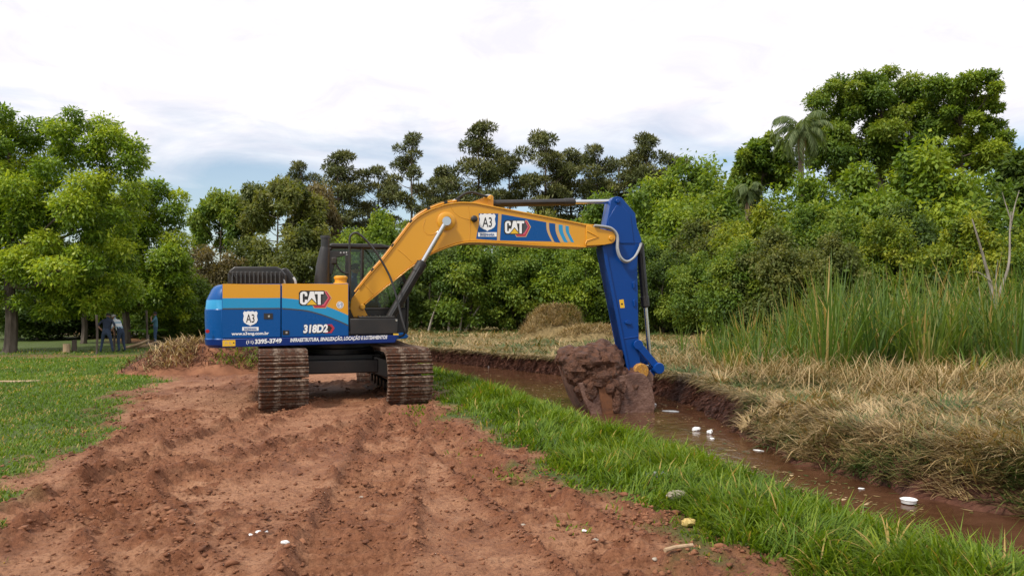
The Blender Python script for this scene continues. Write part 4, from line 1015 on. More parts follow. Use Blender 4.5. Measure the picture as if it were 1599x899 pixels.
# hydraulic lines along the top of the boom
for i, (dv, dy) in enumerate(((-.30, -4.5), (-.22, -5.5), (-.14, -6.0), (-.02, -5.5))):
    pts = [mp3(x, y + dy, dv) for x, y in bt_[1::3]]
    MB().tube(smooth_pts(pts[:-1], 3), .017, 6).build('hydraulic_line', M['yellow'] if i != 1 else M['rubber'], boom)
for k in range(6):
    x, y = bt_[5 + k * 5]; c = mp3(x, y - 4.0, -.16); MB().box(tuple(c), (.06, .36, .05), Matrix.Rotation(-math.atan2(bt_[6 + k * 5][1] - y, bt_[6 + k * 5][0] - x) * -1, 3, 'Y')).build('line_clamp', M['rubber'], boom)
for dv in (-.28, -.12, 0.02):
    MB().tube(smooth_pts([mp3(706, 316, dv), mp3(716, 309, dv), mp3(727, 302, dv), mp3(738, 300.5, dv), mp3(750, 304, dv), mp3(760, 307, dv), mp3(768, 309, dv)], 4), .024, 8).build('hose', M['rubber'], boom)
MB().tube([mp3(702, 319, -.28), mp3(711, 312, -.28)], .026, 8).build('hose_fitting', M['greyhose'], boom)
MB().tube(smooth_pts([mp3(755, 307, -.2), mp3(765, 306, -.2), mp3(768, 311, -.2)], 4), .03, 8).build('hose_fitting', M['greyhose'], boom)
MB().tube(smooth_pts([mp3(775, 324, BV - .005), mp3(850, 338.5, BV - .005), mp3(905, 349, BV - .005), mp3(930, 352, BV - .005)], 3), .013, 6).build('hydraulic_line', M['yellow'], boom)
# ---------------- hydraulic cylinders
def cylinder(p0, p1, split, r0, r1, v, name, collar=True):
    a, c = mp3(*p0, v), mp3(*p1, v); s_ = a.lerp(c, split)
    b_ = MB(); d_ = (c - a).normalized()
    b_.tube([a, s_ - d_ * .02], r0, 20); b_.tube([s_ - d_ * .20, s_], r0 * 1.16, 20); b_.tube([s_, s_ + d_ * .03], r0 * .75, 16)
    b_.lathe([(r0 * .95, -.055), (r0 * .95, .055)], tuple(a), 'y', 20)
    o = b_.build(name, M['black'], exc, .006)
    b_ = MB(); b_.tube([s_, c], r1, 16); b_.lathe([(r1 * 1.7, -.055), (r1 * 1.7, .055)], tuple(c), 'y', 20); b_.build('rod', M['chrome'], o)
    b_ = MB(); off = Vector((0, -r0 * 1.15, 0)); b_.tube([a.lerp(s_, .12) + off, a.lerp(s_, .93) + off], .014, 6); b_.build('oil_pipe', M['black'], o)
    return o
cylinder((602, 508), (697, 345.5), .60, .085, .047, VB[0] - .09, 'boom_cylinder'); cylinder((602, 508), (697, 345.5), .60, .085, .047, VB[1] + .09, 'boom_cylinder')
cylinder((765, 318), (957, 314.5), .675, .066, .044, -.13, 'stick_cylinder')
# ---------------- stick
STV = (-.31, .05)
st_px = [(953.5, 313), (957, 308.5), (964, 306.5), (971, 308.5), (992, 333), (995, 354), (1002, 374), (1001, 382), (996.5, 386), (995.5, 420), (997, 500), (998, 545), (1001, 573), (996, 588), (985, 587), (979, 579), (959, 480), (940, 386), (946, 354), (951, 330)]
stick = MB().prism(mpl(st_px, STV[0]), STV[0], STV[1]).build('stick', M['deepblue'], exc, .012)
# darker rear flange along the back edge and raised head plate
MB().prism(mpl([(940, 386), (959, 480), (979, 579), (983, 578.5), (963.5, 480), (945.5, 388)], STV[0]), STV[0] - .03, STV[1] + .03).build('flange', M['deepblue'], stick, .006)
MB().prism(mpl([(949, 342), (961, 322), (969, 318), (984, 336), (990, 380), (949, 380)], STV[0]), STV[0] - .018, STV[0] + .002).build('head_plate', M['deepblue'], stick, .008)
b_ = MB(); b_.tube([mp3(948, 379.5, STV[0] - .001), mp3(999, 379, STV[0] - .001)], .008, 5); b_.build('weld_seam', M['deepblue'], stick)
b_ = MB(); b_.tube([mp3(973, 528.5, STV[0] - .001), mp3(997, 525, STV[0] - .001)], .01, 5); b_.build('weld_seam', M['deepblue'], stick)
for x, y in ((989, 441), (990, 469)): MB().prism(mpl([(x - 2, y), (x + 1, y - 2), (x + 1.5, y + 9), (x - 1, y + 9)], STV[0]), STV[0] - .03, STV[0]).build('hose_bracket', M['deepblue'], stick, .004)
MB().prism(mpl([(975, 502), (980, 499.5), (985.5, 504), (984, 506.5), (976, 505)], STV[0]), STV[0] - .035, STV[0]).build('hose_bracket', M['deepblue'], stick, .004)
stk = plate('sticker', [(966.8, 468), (973.6, 467.3), (975.5, 480.3), (968.8, 481)], STV[0], M['sticker'], stick, .002)
MB().prism(mpl(ngon(971.2, 474.5, 1.6, 10), STV[0] - .002), STV[0] - .0035, STV[0] - .002).build('emblem', M['ink'], stick)
for x, y, r_ in ((964, 314, .045), (953, 372, .07)):
    c = mp3(x, y, STV[0]); MB().lathe([(r_, -.02), (r_, -.035), (r_ * .7, -.045)], (c.x, STV[0], c.z), 'y', 16).build('stick_pin', M['deepblue'], stick)
hz_ = [(928, 352), (943, 353.5), (956, 357), (964.5, 368), (965, 388), (970, 402), (980, 408), (992, 400), (1000.5, 384), (1001, 379)]
MB().tube(smooth_pts([mp3(x, y, VB[0] - .06) for x, y in hz_], 5), .022, 8).build('hose', M['greyhose'], stick)
MB().tube(smooth_pts([mp3(x - 1.5, y + 1.5, VB[0] - .01) for x, y in hz_], 5), .020, 8).build('hose', M['greyhose'], stick)
# bucket cylinder
cylinder((999.5, 384), (1016, 572), .50, .075, .043, -.13, 'bucket_cylinder')
# bucket linkage
def link(p, q, r_, v0, v1, name):
    a, c = mp3(*p, -.13), mp3(*q, -.13); b_ = MB()
    for v in (v0, v1):
        b_.lathe([(r_, -.025), (r_, .025)], (a.x, v, a.z), 'y', 18); b_.lathe([(r_, -.025), (r_, .025)], (c.x, v, c.z), 'y', 18)
        d_ = (c - a); d_.y = 0; n_ = Vector((-d_.z, 0, d_.x)).normalized() * r_ * .72
        pl = [a + n_, c + n_, c - n_, a - n_]; b_.prism([(p_.x, p_.z) for p_ in pl], v - .022, v + .022)
    b_.cyl((c.x, v0, c.z), (c.x, v1, c.z), r_ * .6, 14)
    return b_.build(name, M['deepblue'], exc, .006)
link((989.5, 537), (1020, 573), .095, STV[0] - .06, STV[1] + .06, 'tipping_link'); link((1020, 573), (1007, 592), .085, STV[0] + .06, STV[1] - .06, 'bucket_link')
c = mp3(1020, 573, -.13); MB().lathe([(.10, -.32), (.11, -.30), (.11, .30), (.10, .32)], tuple(c), 'y', 20).build('link_pin', M['deepblue'], exc)
# bucket
KV = (-.68, .42)
out = curve2([(982, 584), (1003, 583), (1014, 596), (1021, 620), (1020, 645), (1004, 668), (975, 676), (945, 668), (922, 645), (908, 615), (903, 598)], 3)
inn = curve2([(908, 600), (913, 615), (927, 641), (948, 662), (975, 669), (1001, 661), (1014, 643), (1015, 621), (1009, 600), (1000, 590), (984, 590)], 3)
o2 = mpl(out, KV[0]); i2 = mpl(inn, KV[0])
bk_ = MB(); bk_.prism(o2 + i2, KV[0], KV[1])
full = mpl(out, KV[0])
bk_.prism(full, KV[0] - .025, KV[0] + .012); bk_.prism(full, KV[1] - .012, KV[1] + .025)
bucket = bk_.build('bucket', M['bucket'], exc, .006)
for k in range(5):
    v = KV[0] + .08 + k * (KV[1] - KV[0] - .16) / 4
    MB().prism(mpl([(908, 600), (902, 600), (895, 577), (901, 592)], KV[0]), v - .05, v + .05).build('tooth', M['bucket'], bucket, .005)
MB().prism(mpl([(931, 592), (951, 590), (957, 646), (941, 650)], KV[0]), KV[0] - .06, KV[0] - .024).build('side_cutter', M['rust'], bucket, .006)
for sg in (STV[0] - .05, STV[1] + .05):
    MB().prism(mpl([(978, 582), (985, 570), (1000, 568), (1013, 584), (1012, 600), (980, 598)], -.13), sg - .025, sg + .025).build('hinge_plate', M['bucket'], bucket, .006)
MB().lathe([(.135, -.30), (.15, -.28), (.15, .28), (.135, .30)], tuple(mp3(993.5, 577.5, -.13)), 'y', 28).build('bucket_pin', noisy('muddy_yellow', [(.4, (.55, .27, .02)), (.55, (.30, .13, .03)), (.7, (.62, .36, .06))], 18, 6, .6, .4, 40), bucket)

# mud heaped in and over the bucket: one lumpy mass
def lump(c, r, sub, amp, fs, seed):
    bm = bmesh.new(); bmesh.ops.create_icosphere(bm, subdivisions=sub, radius=1.0)
    V = []
    for v in bm.verts:
        d_ = v.co.normalized(); p = Vector((d_.x * r[0], d_.y * r[1], d_.z * r[2]))
        q_ = (p + Vector(c)) * fs + Vector((seed, seed * .7, 0))
        k = mnoise.fractal(q_, 1.0, 2.1, 5) + .6 * abs(mnoise.noise(q_ * 2.7)) - .6 * abs(mnoise.noise(q_ * 1.3 + Vector((5, 2, 1))))
        V.append(p * (1 + amp * k) + Vector(c))
    Fc = [[v.index for v in f.verts] for f in bm.faces]; bm.free(); return V, Fc
b_ = MB()
for (x, y, v, rx, rz_, rv, sd_) in ((910, 566, -.35, 32, 25, .42, 1), (938, 572, -.20, 34, 34, .50, 2), (925, 590, -.45, 28, 32, .32, 3), (955, 596, -.42, 26, 27, .34, 4), (978, 604, -.50, 20, 20, .22, 5), (890, 556, -.15, 20, 16, .34, 6), (960, 615, -.55, 18, 30, .17, 7), (992, 596, -.45, 14, 12, .2, 8), (915, 606, -.52, 18, 22, .2, 9), (940, 560, .12, 30, 26, .36, 10), (975, 590, -.1, 22, 20, .45, 11), (900, 578, -.5, 18, 24, .24, 12), (922, 602, -.62, 13, 24, .14, 13), (940, 588, -.72, 16, 10, .08, 15), (952, 606, -.74, 7, 8, .06, 16), (962, 628, -.70, 8, 24, .10, 14)):
    c = mp3(x, y, v); k = (mp(x + 1, y, v)[0] - mp(x, y, v)[0])
    V, Fc = lump(tuple(c), (rx * k, rv, rz_ * k), 4, .24, 6.0, sd_ * 3.7); b_.add(V, Fc)
mud = b_.build('mud_load', M['mudload'], None)
mud.matrix_world = exc.matrix_basis.copy(); tag(mud, 'lumpy heap of wet dark mud held in the excavator bucket', 'mud')
# ================================================================== TREES AND BUSHES
def leaf_arrays(P, D, Nn, Ln, W, fold=.25, droop=.15):
    S = nrm(np.cross(D, Nn)); Nn = nrm(np.cross(S, D))
    L_ = Ln[:, None]; w = W[:, None]
    a = P; m1 = P + D * L_ * .45 + S * w * .5 - Nn * w * fold; t = P + D * L_ - Nn * L_ * droop; m2 = P + D * L_ * .45 - S * w * .5 - Nn * w * fold
    return np.stack([a, m1, t, m2], 1)
def leaves_in_clumps(clumps, n, ln, wd, seed, droop=.5, shell=.5, up=.35, flat=1.0, tone_clump=.30, scatter=.10):
    """clumps (k,6): centre and radii. Leaves sit mostly on the outer, upper shell of every clump."""
    r = np.random.RandomState(seed); C = np.asarray(clumps, float)
    wgt = (C[:, 3] * C[:, 4] + C[:, 3] * C[:, 5] + C[:, 4] * C[:, 5]); wgt /= wgt.sum()
    k = r.choice(len(C), n, p=wgt)
    d = nrm(r.randn(n, 3)); flip = (d[:, 2] < 0) & (r.rand(n) < up); d[flip, 2] *= -1
    # bumpy sub-clumps: pull directions towards a few seeds per clump
    seeds = nrm(r.randn(len(C), 9, 3)); sel = seeds[k, r.randint(0, 9, n)]
    d = nrm(d * .75 + sel * .30 * r.rand(n)[:, None])
    rad = shell + (1 - shell) * r.rand(n) ** .6 + scatter * r.randn(n)
    P = C[k, :3] + d * rad[:, None] * C[k, 3:]
    out = nrm(d * np.array([1, 1, .5]))
    D = nrm(out * .7 + r.randn(n, 3) * .55 + np.array([0, 0, -droop]))
    Nn = nrm(np.array([0, 0, 1.0]) * .9 + out * .5 + r.randn(n, 3) * .45)
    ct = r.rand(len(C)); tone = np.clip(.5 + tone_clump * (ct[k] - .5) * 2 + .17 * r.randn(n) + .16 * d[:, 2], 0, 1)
    sz = .65 + .7 * r.rand(n)
    Q = leaf_arrays(P, D, Nn, ln * sz, wd * sz)
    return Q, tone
def leaf_mesh(name, Q, tone):
    n = len(Q); base = (np.arange(n) * 4)[:, None]
    tris = np.concatenate([base + np.array([0, 1, 2]), base + np.array([0, 2, 3])])
    return raw_mesh(name, Q.reshape(-1, 3), tris=tris, attrs={'tone': np.repeat(tone, 4)})
def trunk_mb(rad, H, clumps, seed, lean=(0, 0), fork=.35, n_limbs=10, twig=.25, wob=.12, n=7):
    """tapered trunk with limbs curving out to the clumps"""
    r = random.Random(seed); b_ = MB(); pts = []; k = 7
    for i in range(k + 1):
        t = i / k; pts.append(Vector((lean[0] * t + wob * H * .2 * (r.random() - .5) * (t > 0), lean[1] * t + wob * H * .2 * (r.random() - .5) * (t > 0), H * t - .15 * (i == 0))))
    pts = smooth_pts(pts, 3)
    b_.tube(pts, [rad * (1.35 if i == 0 else 1) * (1 - .82 * i / (len(pts) - 1)) for i in range(len(pts))], n)
    cl = sorted(clumps, key=lambda c: -c[3] * c[5])[:n_limbs]
    for c in cl:
        c3 = Vector(c[:3]); tz = max(fork, min(.92, (c3.z - .28 * (Vector((c3.x, c3.y, 0)).length)) / H))
        i = int(tz * (len(pts) - 1)); p0 = pts[i]; r0 = rad * (1 - .82 * tz) * .62
        mid = p0.lerp(c3, .5) + Vector((0, 0, -.08 * (c3 - p0).length)) + Vector((r.uniform(-1, 1), r.uniform(-1, 1), r.uniform(-.5, .5))) * .07 * (c3 - p0).length
        lp = smooth_pts([p0, mid, c3 + Vector((0, 0, c[5] * .3))], 4)
        b_.tube(lp, [max(r0 * (1 - .85 * j / (len(lp) - 1)), .008) for j in range(len(lp))], 5)
        for q in range(3):
            e_ = c3 + Vector((r.uniform(-1, 1) * c[3], r.uniform(-1, 1) * c[4], r.uniform(-.4, .9) * c[5])) * .85
            s_ = lp[5 + q]; b_.tube([s_, s_.lerp(e_, .5) + Vector((0, 0, .05)), e_], [r0 * .35, r0 * .22, .006], 4)
    return b_
def dome(rx, ry, rz, cz_, n, cr, seed, low=-.55, rmin=.55):
    """clumps filling an uneven dome"""
    r = random.Random(seed); out = []
    for i in range(n):
        z = low + (1 - low) * (i + .5) / n; a = i * 2.39996 + r.random() * .9
        q = math.sqrt(max(0, 1 - z * z)); rr = rmin + (1 - rmin) * r.random() ** .5
        s_ = cr * r.uniform(.65, 1.3)
        out.append((rx * q * rr * math.cos(a), ry * q * rr * math.sin(a), cz_ + rz * z * (.8 + .2 * rr), s_, s_, s_ * r.uniform(.6, .9)))
    return out
PROTO = {}
def proto(key, fn):
    if key not in PROTO: PROTO[key] = fn()
    return PROTO[key]
def put_tree(name, label, cat, loc, meshes, mats, rz=0, scale=1.0, group=None, crown='crown', stem='trunk'):
    """thing > trunk, crown from (trunk mesh, crown mesh)"""
    e_ = empty(name, loc, rz); tag(e_, label, cat, group)
    sc_ = scale if isinstance(scale, tuple) else (scale,) * 3
    e_.scale = sc_
    for nm, me, m_ in ((stem, meshes[0], mats[0]), (crown, meshes[1], mats[1])):
        if me is None: continue
        o = bpy.data.objects.new(nm, me); COL.objects.link(o); o.parent = e_
        if len(me.materials) == 0: me.materials.append(None)
        o.material_slots[0].link = 'OBJECT'; o.material_slots[0].material = M[m_]
    return e_
def gz(x, y): return float(height(np.array(x), np.array(y), False))

# ---- large shade trees on the left (long drooping leaves)
def shade_tree(name, label, px, Y, cx_, cy_, rxp, topy, boty, n_leaf, seed, ncl=46, rad=.26, second=None):
    k = Y / F; X = (px - CX) * k; z0 = gz(X, Y)
    cxw = (cx_ - CX) * k - X; zt_ = CH - (topy - HY) * k - z0; zb = CH - (boty - HY) * k - z0
    czz, rz_ = (zt_ + zb) / 2, (zt_ - zb) / 2; rx = rxp * k
    cl = [(c[0] + cxw, c[1], *c[2:]) for c in dome(rx * .82, rx * .8, rz_ * .84, czz, ncl, rx * .235, seed, -.95, .74)]
    Q, tone = leaves_in_clumps(cl, n_leaf, .19, .078, seed, droop=.6, shell=.6, up=.6, tone_clump=.3)
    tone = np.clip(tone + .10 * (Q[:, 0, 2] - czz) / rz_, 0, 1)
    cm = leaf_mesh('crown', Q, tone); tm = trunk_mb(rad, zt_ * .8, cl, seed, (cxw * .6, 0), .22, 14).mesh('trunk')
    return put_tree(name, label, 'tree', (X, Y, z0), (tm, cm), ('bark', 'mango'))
shade_tree('shade_tree', 'narrow shade tree behind the men filling the gap between the two larger crowns', 130, 39, 140, 390, 90, 290, 485, 26000, 13, 30, .16)

# ---- prototypes for the background
def bush_proto(seed, ncl, n, spread=1.0, ln=.26, wd=.13, drp=.35, tc=.3):
    def f():
        cl = dome(1.9 * spread, 1.9 * spread, 1.75, 2.0, ncl, .66, seed, -.95, .5)
        r = random.Random(seed + 9)
        for q in range(12):
            a = r.random() * 6.28; rr_ = r.uniform(0, 1.8); s_ = r.uniform(.22, .45)
            cl.append((rr_ * math.cos(a), rr_ * math.sin(a), 2.0 + 1.9 * math.sqrt(max(0, 1 - (rr_ / 2.3) ** 2)) + r.uniform(-.1, .55), s_, s_, s_ * 1.5))
        Q, tone = leaves_in_clumps(cl, n, ln, wd, seed, droop=drp, shell=.30, up=.4, tone_clump=tc, scatter=.20)
        return trunk_mb(.10, 3.2, cl, seed, (0, 0), .12, 9, n=6).mesh('stem'), leaf_mesh('foliage', Q, tone)
    return f
def pine_proto(seed, H, crown_from, n_tier, rad_c, n, thin=False):
    def f():
        r = random.Random(seed); cl = []
        for i in range(n_tier):
            t = i / (n_tier - 1); z = H * (crown_from + (1 - crown_from) * t)
            rr = rad_c * (math.sin(PI * min(1, .22 + .66 * t)) ** .7) * r.uniform(.75, 1.1)
            for k in range(3 if t > .85 else 3 if thin else 4):
                a = r.random() * 6.28; q = rr * r.uniform(.35, 1); s_ = r.uniform(.75, 1.3) * (1.0 if not thin else .75)
                cl.append((q * math.cos(a), q * math.sin(a), z + r.uniform(-.5, .5), s_ * 1.15, s_ * 1.15, s_ * .55))
        cl.append((0, 0, H, .9, .9, .6))
        Q, tone = leaves_in_clumps(cl, n, .40, .12, seed, droop=-.1, shell=.45, up=.6, tone_clump=.22, scatter=.06)
        return trunk_mb(.30, H * .98, cl, seed, (r.uniform(-.5, .5), 0), .3, len(cl), wob=.05, n=6).mesh('trunk'), leaf_mesh('crown', Q, tone)
    return f
def broad_proto(seed, H, rx, rz_, ncl, n, cr=.9, low=-.5, ln=.34, wd=.17, trunk_r=.2, fork=.35):
    def f():
        cl = dome(rx, rx, rz_, H - rz_, ncl, cr, seed, low, .6)
        Q, tone = leaves_in_clumps(cl, n, ln, wd, seed, droop=.35, shell=.4, up=.45, tone_clump=.28, scatter=.12)
        return trunk_mb(trunk_r, H * .85, cl, seed, (0, 0), fork, 14, n=6).mesh('trunk'), leaf_mesh('crown', Q, tone)
    return f
for i in range(6): PROTO['bush%d' % i] = bush_proto(100 + i, 26 + 3 * i, 22500, 1.0 + .06 * (i % 3), .17 if i % 2 else .14, .09 if i % 2 else .08, .3 + .1 * (i % 3))()
for i in range(4): PROTO['pine%d' % i] = pine_proto(200 + i, 18, .42 + .04 * i, 9 + i, 3.6, 16500)()
PROTO['pine_thin'] = pine_proto(210, 18, .55, 8, 3.0, 8000, True)()

def place(kind, name, label, cat, px, top, Y, wpx, m_, group=None, rz=0, base=None, bark='bark', native=(4.2, 4.0), sy=None):
    """stand a prototype so that its top and width match the picture at distance Y"""
    k = Y / F; X = (px - CX) * k; z0 = gz(X, Y) if base is None else base
    hh = CH - (top - HY) * k - z0; sz_ = hh / native[1]; sx = wpx * k / native[0]
    if 'bush' in kind: sx = max(sx, sz_ * .92)
    return put_tree(name, label, cat, (X, Y, z0), PROTO[kind], (bark, m_), rz, (sx, sy or sx, sz_), group, 'foliage' if 'bush' in kind else 'crown', 'stem' if 'bush' in kind else 'trunk')
# ---- pines behind
PN = (8.2, 18.6)
G1 = 'tall pines behind the thicket'
pines = [
 ('pine0', 'dark pine with small rounded top standing second from the left end of the pine row', 470, 254, 92, 74),
 ('pine1', 'broad two-lobed dark pine above the excavator cab', 528, 240, 88, 96),
 ('pine2', 'short dark pine between the two-lobed pine and the slender see-through pine', 588, 262, 92, 84),
 ('pine_thin', 'slender see-through pine with bare pale trunk above the boom elbow', 642, 217, 86, 92),
 ('pine3', 'low dark pine just left of the tallest round-topped pine', 690, 262, 95, 90),
 ('pine1', 'tallest round-topped pine, its dark crown spreading above the boom', 748, 196, 86, 112),
 ('pine0', 'dark pine tucked against the right side of the tallest round-topped pine', 796, 244, 92, 84),
 ('pine2', 'flat-topped dark pine above the letters on the boom', 848, 208, 88, 100),
 ('pine3', 'dark pine rising to the right of the flat-topped pine', 892, 236, 92, 84),
 ('pine0', 'narrow dark pine left of the stick of the excavator', 932, 228, 88, 80),
 ('pine2', 'dense dark pine behind the top of the blue stick', 968, 250, 94, 84),
 ('pine1', 'tall dark pine with leaning top just right of the blue stick', 1008, 212, 88, 100),
 ('pine3', 'last dark pine at the right end of the pine row', 1048, 244, 92, 70),
]
for i, (kd, lb, px, top, Y, w) in enumerate(pines): place(kd, 'pine_tree', lb, 'pine', px, top, Y, w * .98, 'pine', G1, rz=i * 1.37, bark='pinebark', native=PN, sy=1.0)
# ---- broadleaf trees at left centre
PROTO['broad_l'] = broad_proto(301, 10, 3.2, 2.6, 26, 13000, .95, -.5)()
PROTO['broad_m'] = broad_proto(302, 10, 3.6, 2.2, 24, 11000, .9, -.35, fork=.45)()
PROTO['broad_r'] = broad_proto(303, 10, 4.0, 3.6, 40, 26000, 1.0, -.8)()
BN = (8.2, 10.4)
place('broad_l', 'broadleaf_tree', 'green broadleaf tree right behind the left shade trees, its crown above the bushes', 'tree', 345, 302, 62, 112, 'mid', rz=.4, native=BN)
place('broad_m', 'broadleaf_tree', 'loose flat-topped olive tree with pale forked trunk left of the pines', 'tree', 432, 284, 60, 150, 'olive', rz=2.0, native=BN, bark='palebark')
place('broad_l', 'broadleaf_tree', 'small brownish tree leaning against the leftmost pines', 'tree', 492, 292, 70, 90, 'brown', rz=1.2, native=BN)
# ---- right-hand big trees
def lobed_tree(name, label, px, Y, lobes, m_, n, seed, ln=.36, wd=.17, bark='bark', rad=.35, shell=.45, cr=.27, per=8):
    """crown from lobes given in the picture (cx, cy, rx, ry) at distance Y"""
    k = Y / F; X = (px - CX) * k; z0 = gz(X, Y); cl = []; r = random.Random(seed); top = 0
    for (cx_, cy_, rx, ry) in lobes:
        c = Vector(((cx_ - CX) * k - X, r.uniform(-1, 1) * rx * k * .5, CH - (cy_ - HY) * k - z0)); top = max(top, c.z)
        for d_ in dome(rx * k * .8, rx * k * .8, ry * k * .8, 0, per, (rx + ry) / 2 * k * cr * 1.5, seed + int(cx_), -.9, .65): cl.append((c.x + d_[0], c.y + d_[1], c.z + d_[2], d_[3], d_[4], d_[5]))
    Q, tone = leaves_in_clumps(cl, n, ln, wd, seed, droop=.35, shell=shell, up=.45, tone_clump=.28, scatter=.18)
    return put_tree(name, label, 'tree', (X, Y, z0), (trunk_mb(rad, top * .95, cl, seed, (0, 0), .35, 22, n=7).mesh('trunk'), leaf_mesh('crown', Q, tone)), (bark, m_))
lobed_tree('shade_tree', 'large leafy shade tree with thick forked trunk at the left edge', 15, 32, [(-45, 230, 60, 60), (12, 220, 52, 56), (72, 228, 50, 48), (126, 218, 48, 48), (186, 248, 46, 42), (30, 315, 80, 60), (110, 315, 78, 65), (172, 325, 52, 58), (-45, 350, 70, 70), (28, 405, 80, 55), (108, 415, 70, 48), (165, 405, 50, 48), (-45, 430, 50, 40), (65, 476, 46, 26), (122, 470, 46, 24), (-20, 466, 36, 22), (100, 452, 62, 32), (165, 452, 50, 28), (95, 478, 40, 20)], 'mango', 100000, 11, .165, .073, rad=.27, shell=.55, per=8)
lobed_tree('shade_tree', 'smaller rounded shade tree beside the men, its branches drooping low', 198, 39, [(213, 325, 40, 42), (254, 322, 34, 42), (240, 395, 55, 58), (190, 405, 50, 52), (276, 425, 26, 50), (222, 455, 58, 32), (188, 462, 34, 24), (272, 478, 26, 28), (210, 440, 60, 40), (255, 455, 40, 36), (222, 470, 36, 18)], 'mango', 58000, 12, .17, .073, rad=.2, shell=.55, per=8)
lobed_tree('broadleaf_tree', 'huge dark green tree dominating the right skyline behind the palm', 1375, 54,
           [(1300, 170, 42, 40), (1340, 150, 48, 36), (1392, 138, 50, 34), (1420, 165, 50, 42), (1330, 215, 58, 46), (1400, 220, 62, 50), (1450, 250, 52, 40), (1290, 240, 40, 40), (1355, 260, 60, 38)], 'mid', 74000, 401, .235, .113, rad=.5)
lobed_tree('broadleaf_tree', 'airy tree with open branches right of the huge dark tree', 1500, 52,
           [(1475, 150, 40, 32), (1515, 145, 36, 28), (1540, 170, 28, 28), (1495, 190, 36, 28), (1545, 215, 32, 26), (1505, 240, 50, 28), (1555, 245, 26, 24)], 'fresh', 34000, 402, .23, .115, rad=.34, shell=.5, per=6)
lobed_tree('broadleaf_tree', 'low rounded tree left of the palm, against the sky', 1190, 58, [(1172, 250, 24, 22), (1200, 240, 34, 26), (1215, 265, 36, 28), (1165, 275, 26, 22)], 'mid', 12000, 403, rad=.2)
lobed_tree('broadleaf_tree', 'dark tree at the right edge beyond the bushes', 1590, 46, [(1575, 270, 34, 26), (1605, 262, 34, 28), (1580, 310, 40, 34), (1610, 330, 36, 40)], 'dark', 13000, 404, rad=.2)
# ---- palms
def palm(name, label, px, top, Y, trunk_top, rpx, seed, nf=26):
    k = Y / F; X = (px - CX) * k; z0 = gz(X, Y); r = random.Random(seed)
    H = CH - (trunk_top - HY) * k - z0; Rf = rpx * k
    e_ = empty(name, (X, Y, z0)); tag(e_, label, 'palm')
    b_ = MB(); pts = smooth_pts([(0, 0, -.1), (.1, 0, H * .35), (-.05, 0, H * .7), (0, 0, H)], 6); b_.tube(pts, [.22 - .07 * i / len(pts) for i in range(len(pts))], 9); b_.build('trunk', M['palmbark'], e_)
    Qs = []
    for f in range(nf):
        az = f * 2.4 + r.random() * .5; el = R(78) - R(120) * (f / nf) ** .9; p = Vector((0, 0, H)); L_ = Rf * r.uniform(1.25, 1.7); ns = 16; d_h = Vector((math.cos(az), math.sin(az), 0)); sd = Vector((-math.sin(az), math.cos(az), 0))
        for j in range(ns):
            t = j / ns; el2 = el - R(105) * t ** 1.4; d_ = d_h * math.cos(el2) + Vector((0, 0, math.sin(el2))); p = p + d_ * L_ / ns
            for sg in (-1, 1):
                for q in range(2):
                    dd = (sd * sg * .8 + d_ * .5 + Vector((0, 0, -.55 - .4 * r.random()))).normalized()
                    pp = p + d_ * (L_ / ns * q * .5); w_ = .07
                    n_ = d_.cross(dd).normalized(); s_ = d_ * w_ * .5; ll = .75 * (1 - .55 * abs(t - .35)) * r.uniform(.8, 1.1)
                    Qs.append([pp, pp + dd * ll * .45 + s_, pp + dd * ll + Vector((0, 0, -.12)), pp + dd * ll * .45 - s_])
    Q = np.array([[list(v) for v in q] for q in Qs]); rr = np.random.RandomState(seed)
    cr_ = mesh_obj('crown', leaf_mesh('crown', Q, np.clip(.5 + .25 * rr.randn(len(Q)), 0, 1)), M['palm'], e_)
    b_ = MB()
    for f in range(9):
        a = f * .7; b_.tube([(0, 0, H - .1), (.22 * math.cos(a), .22 * math.sin(a), H - .5), (.25 * math.cos(a), .25 * math.sin(a), H - 1.1 - .4 * r.random())], [.05, .04, .01], 5)
    b_.build('dead_fronds', M['wood'], e_)
    return e_
palm('palm_tree', 'tall palm with drooping feathery fronds in front of the huge dark tree', 1252, 160, 46, 203, 38, 5, 22)
palm('palm_tree', 'small palm with brown dead fronds among the bushes left of the tall palm', 1170, 280, 43, 296, 15, 6, 14)

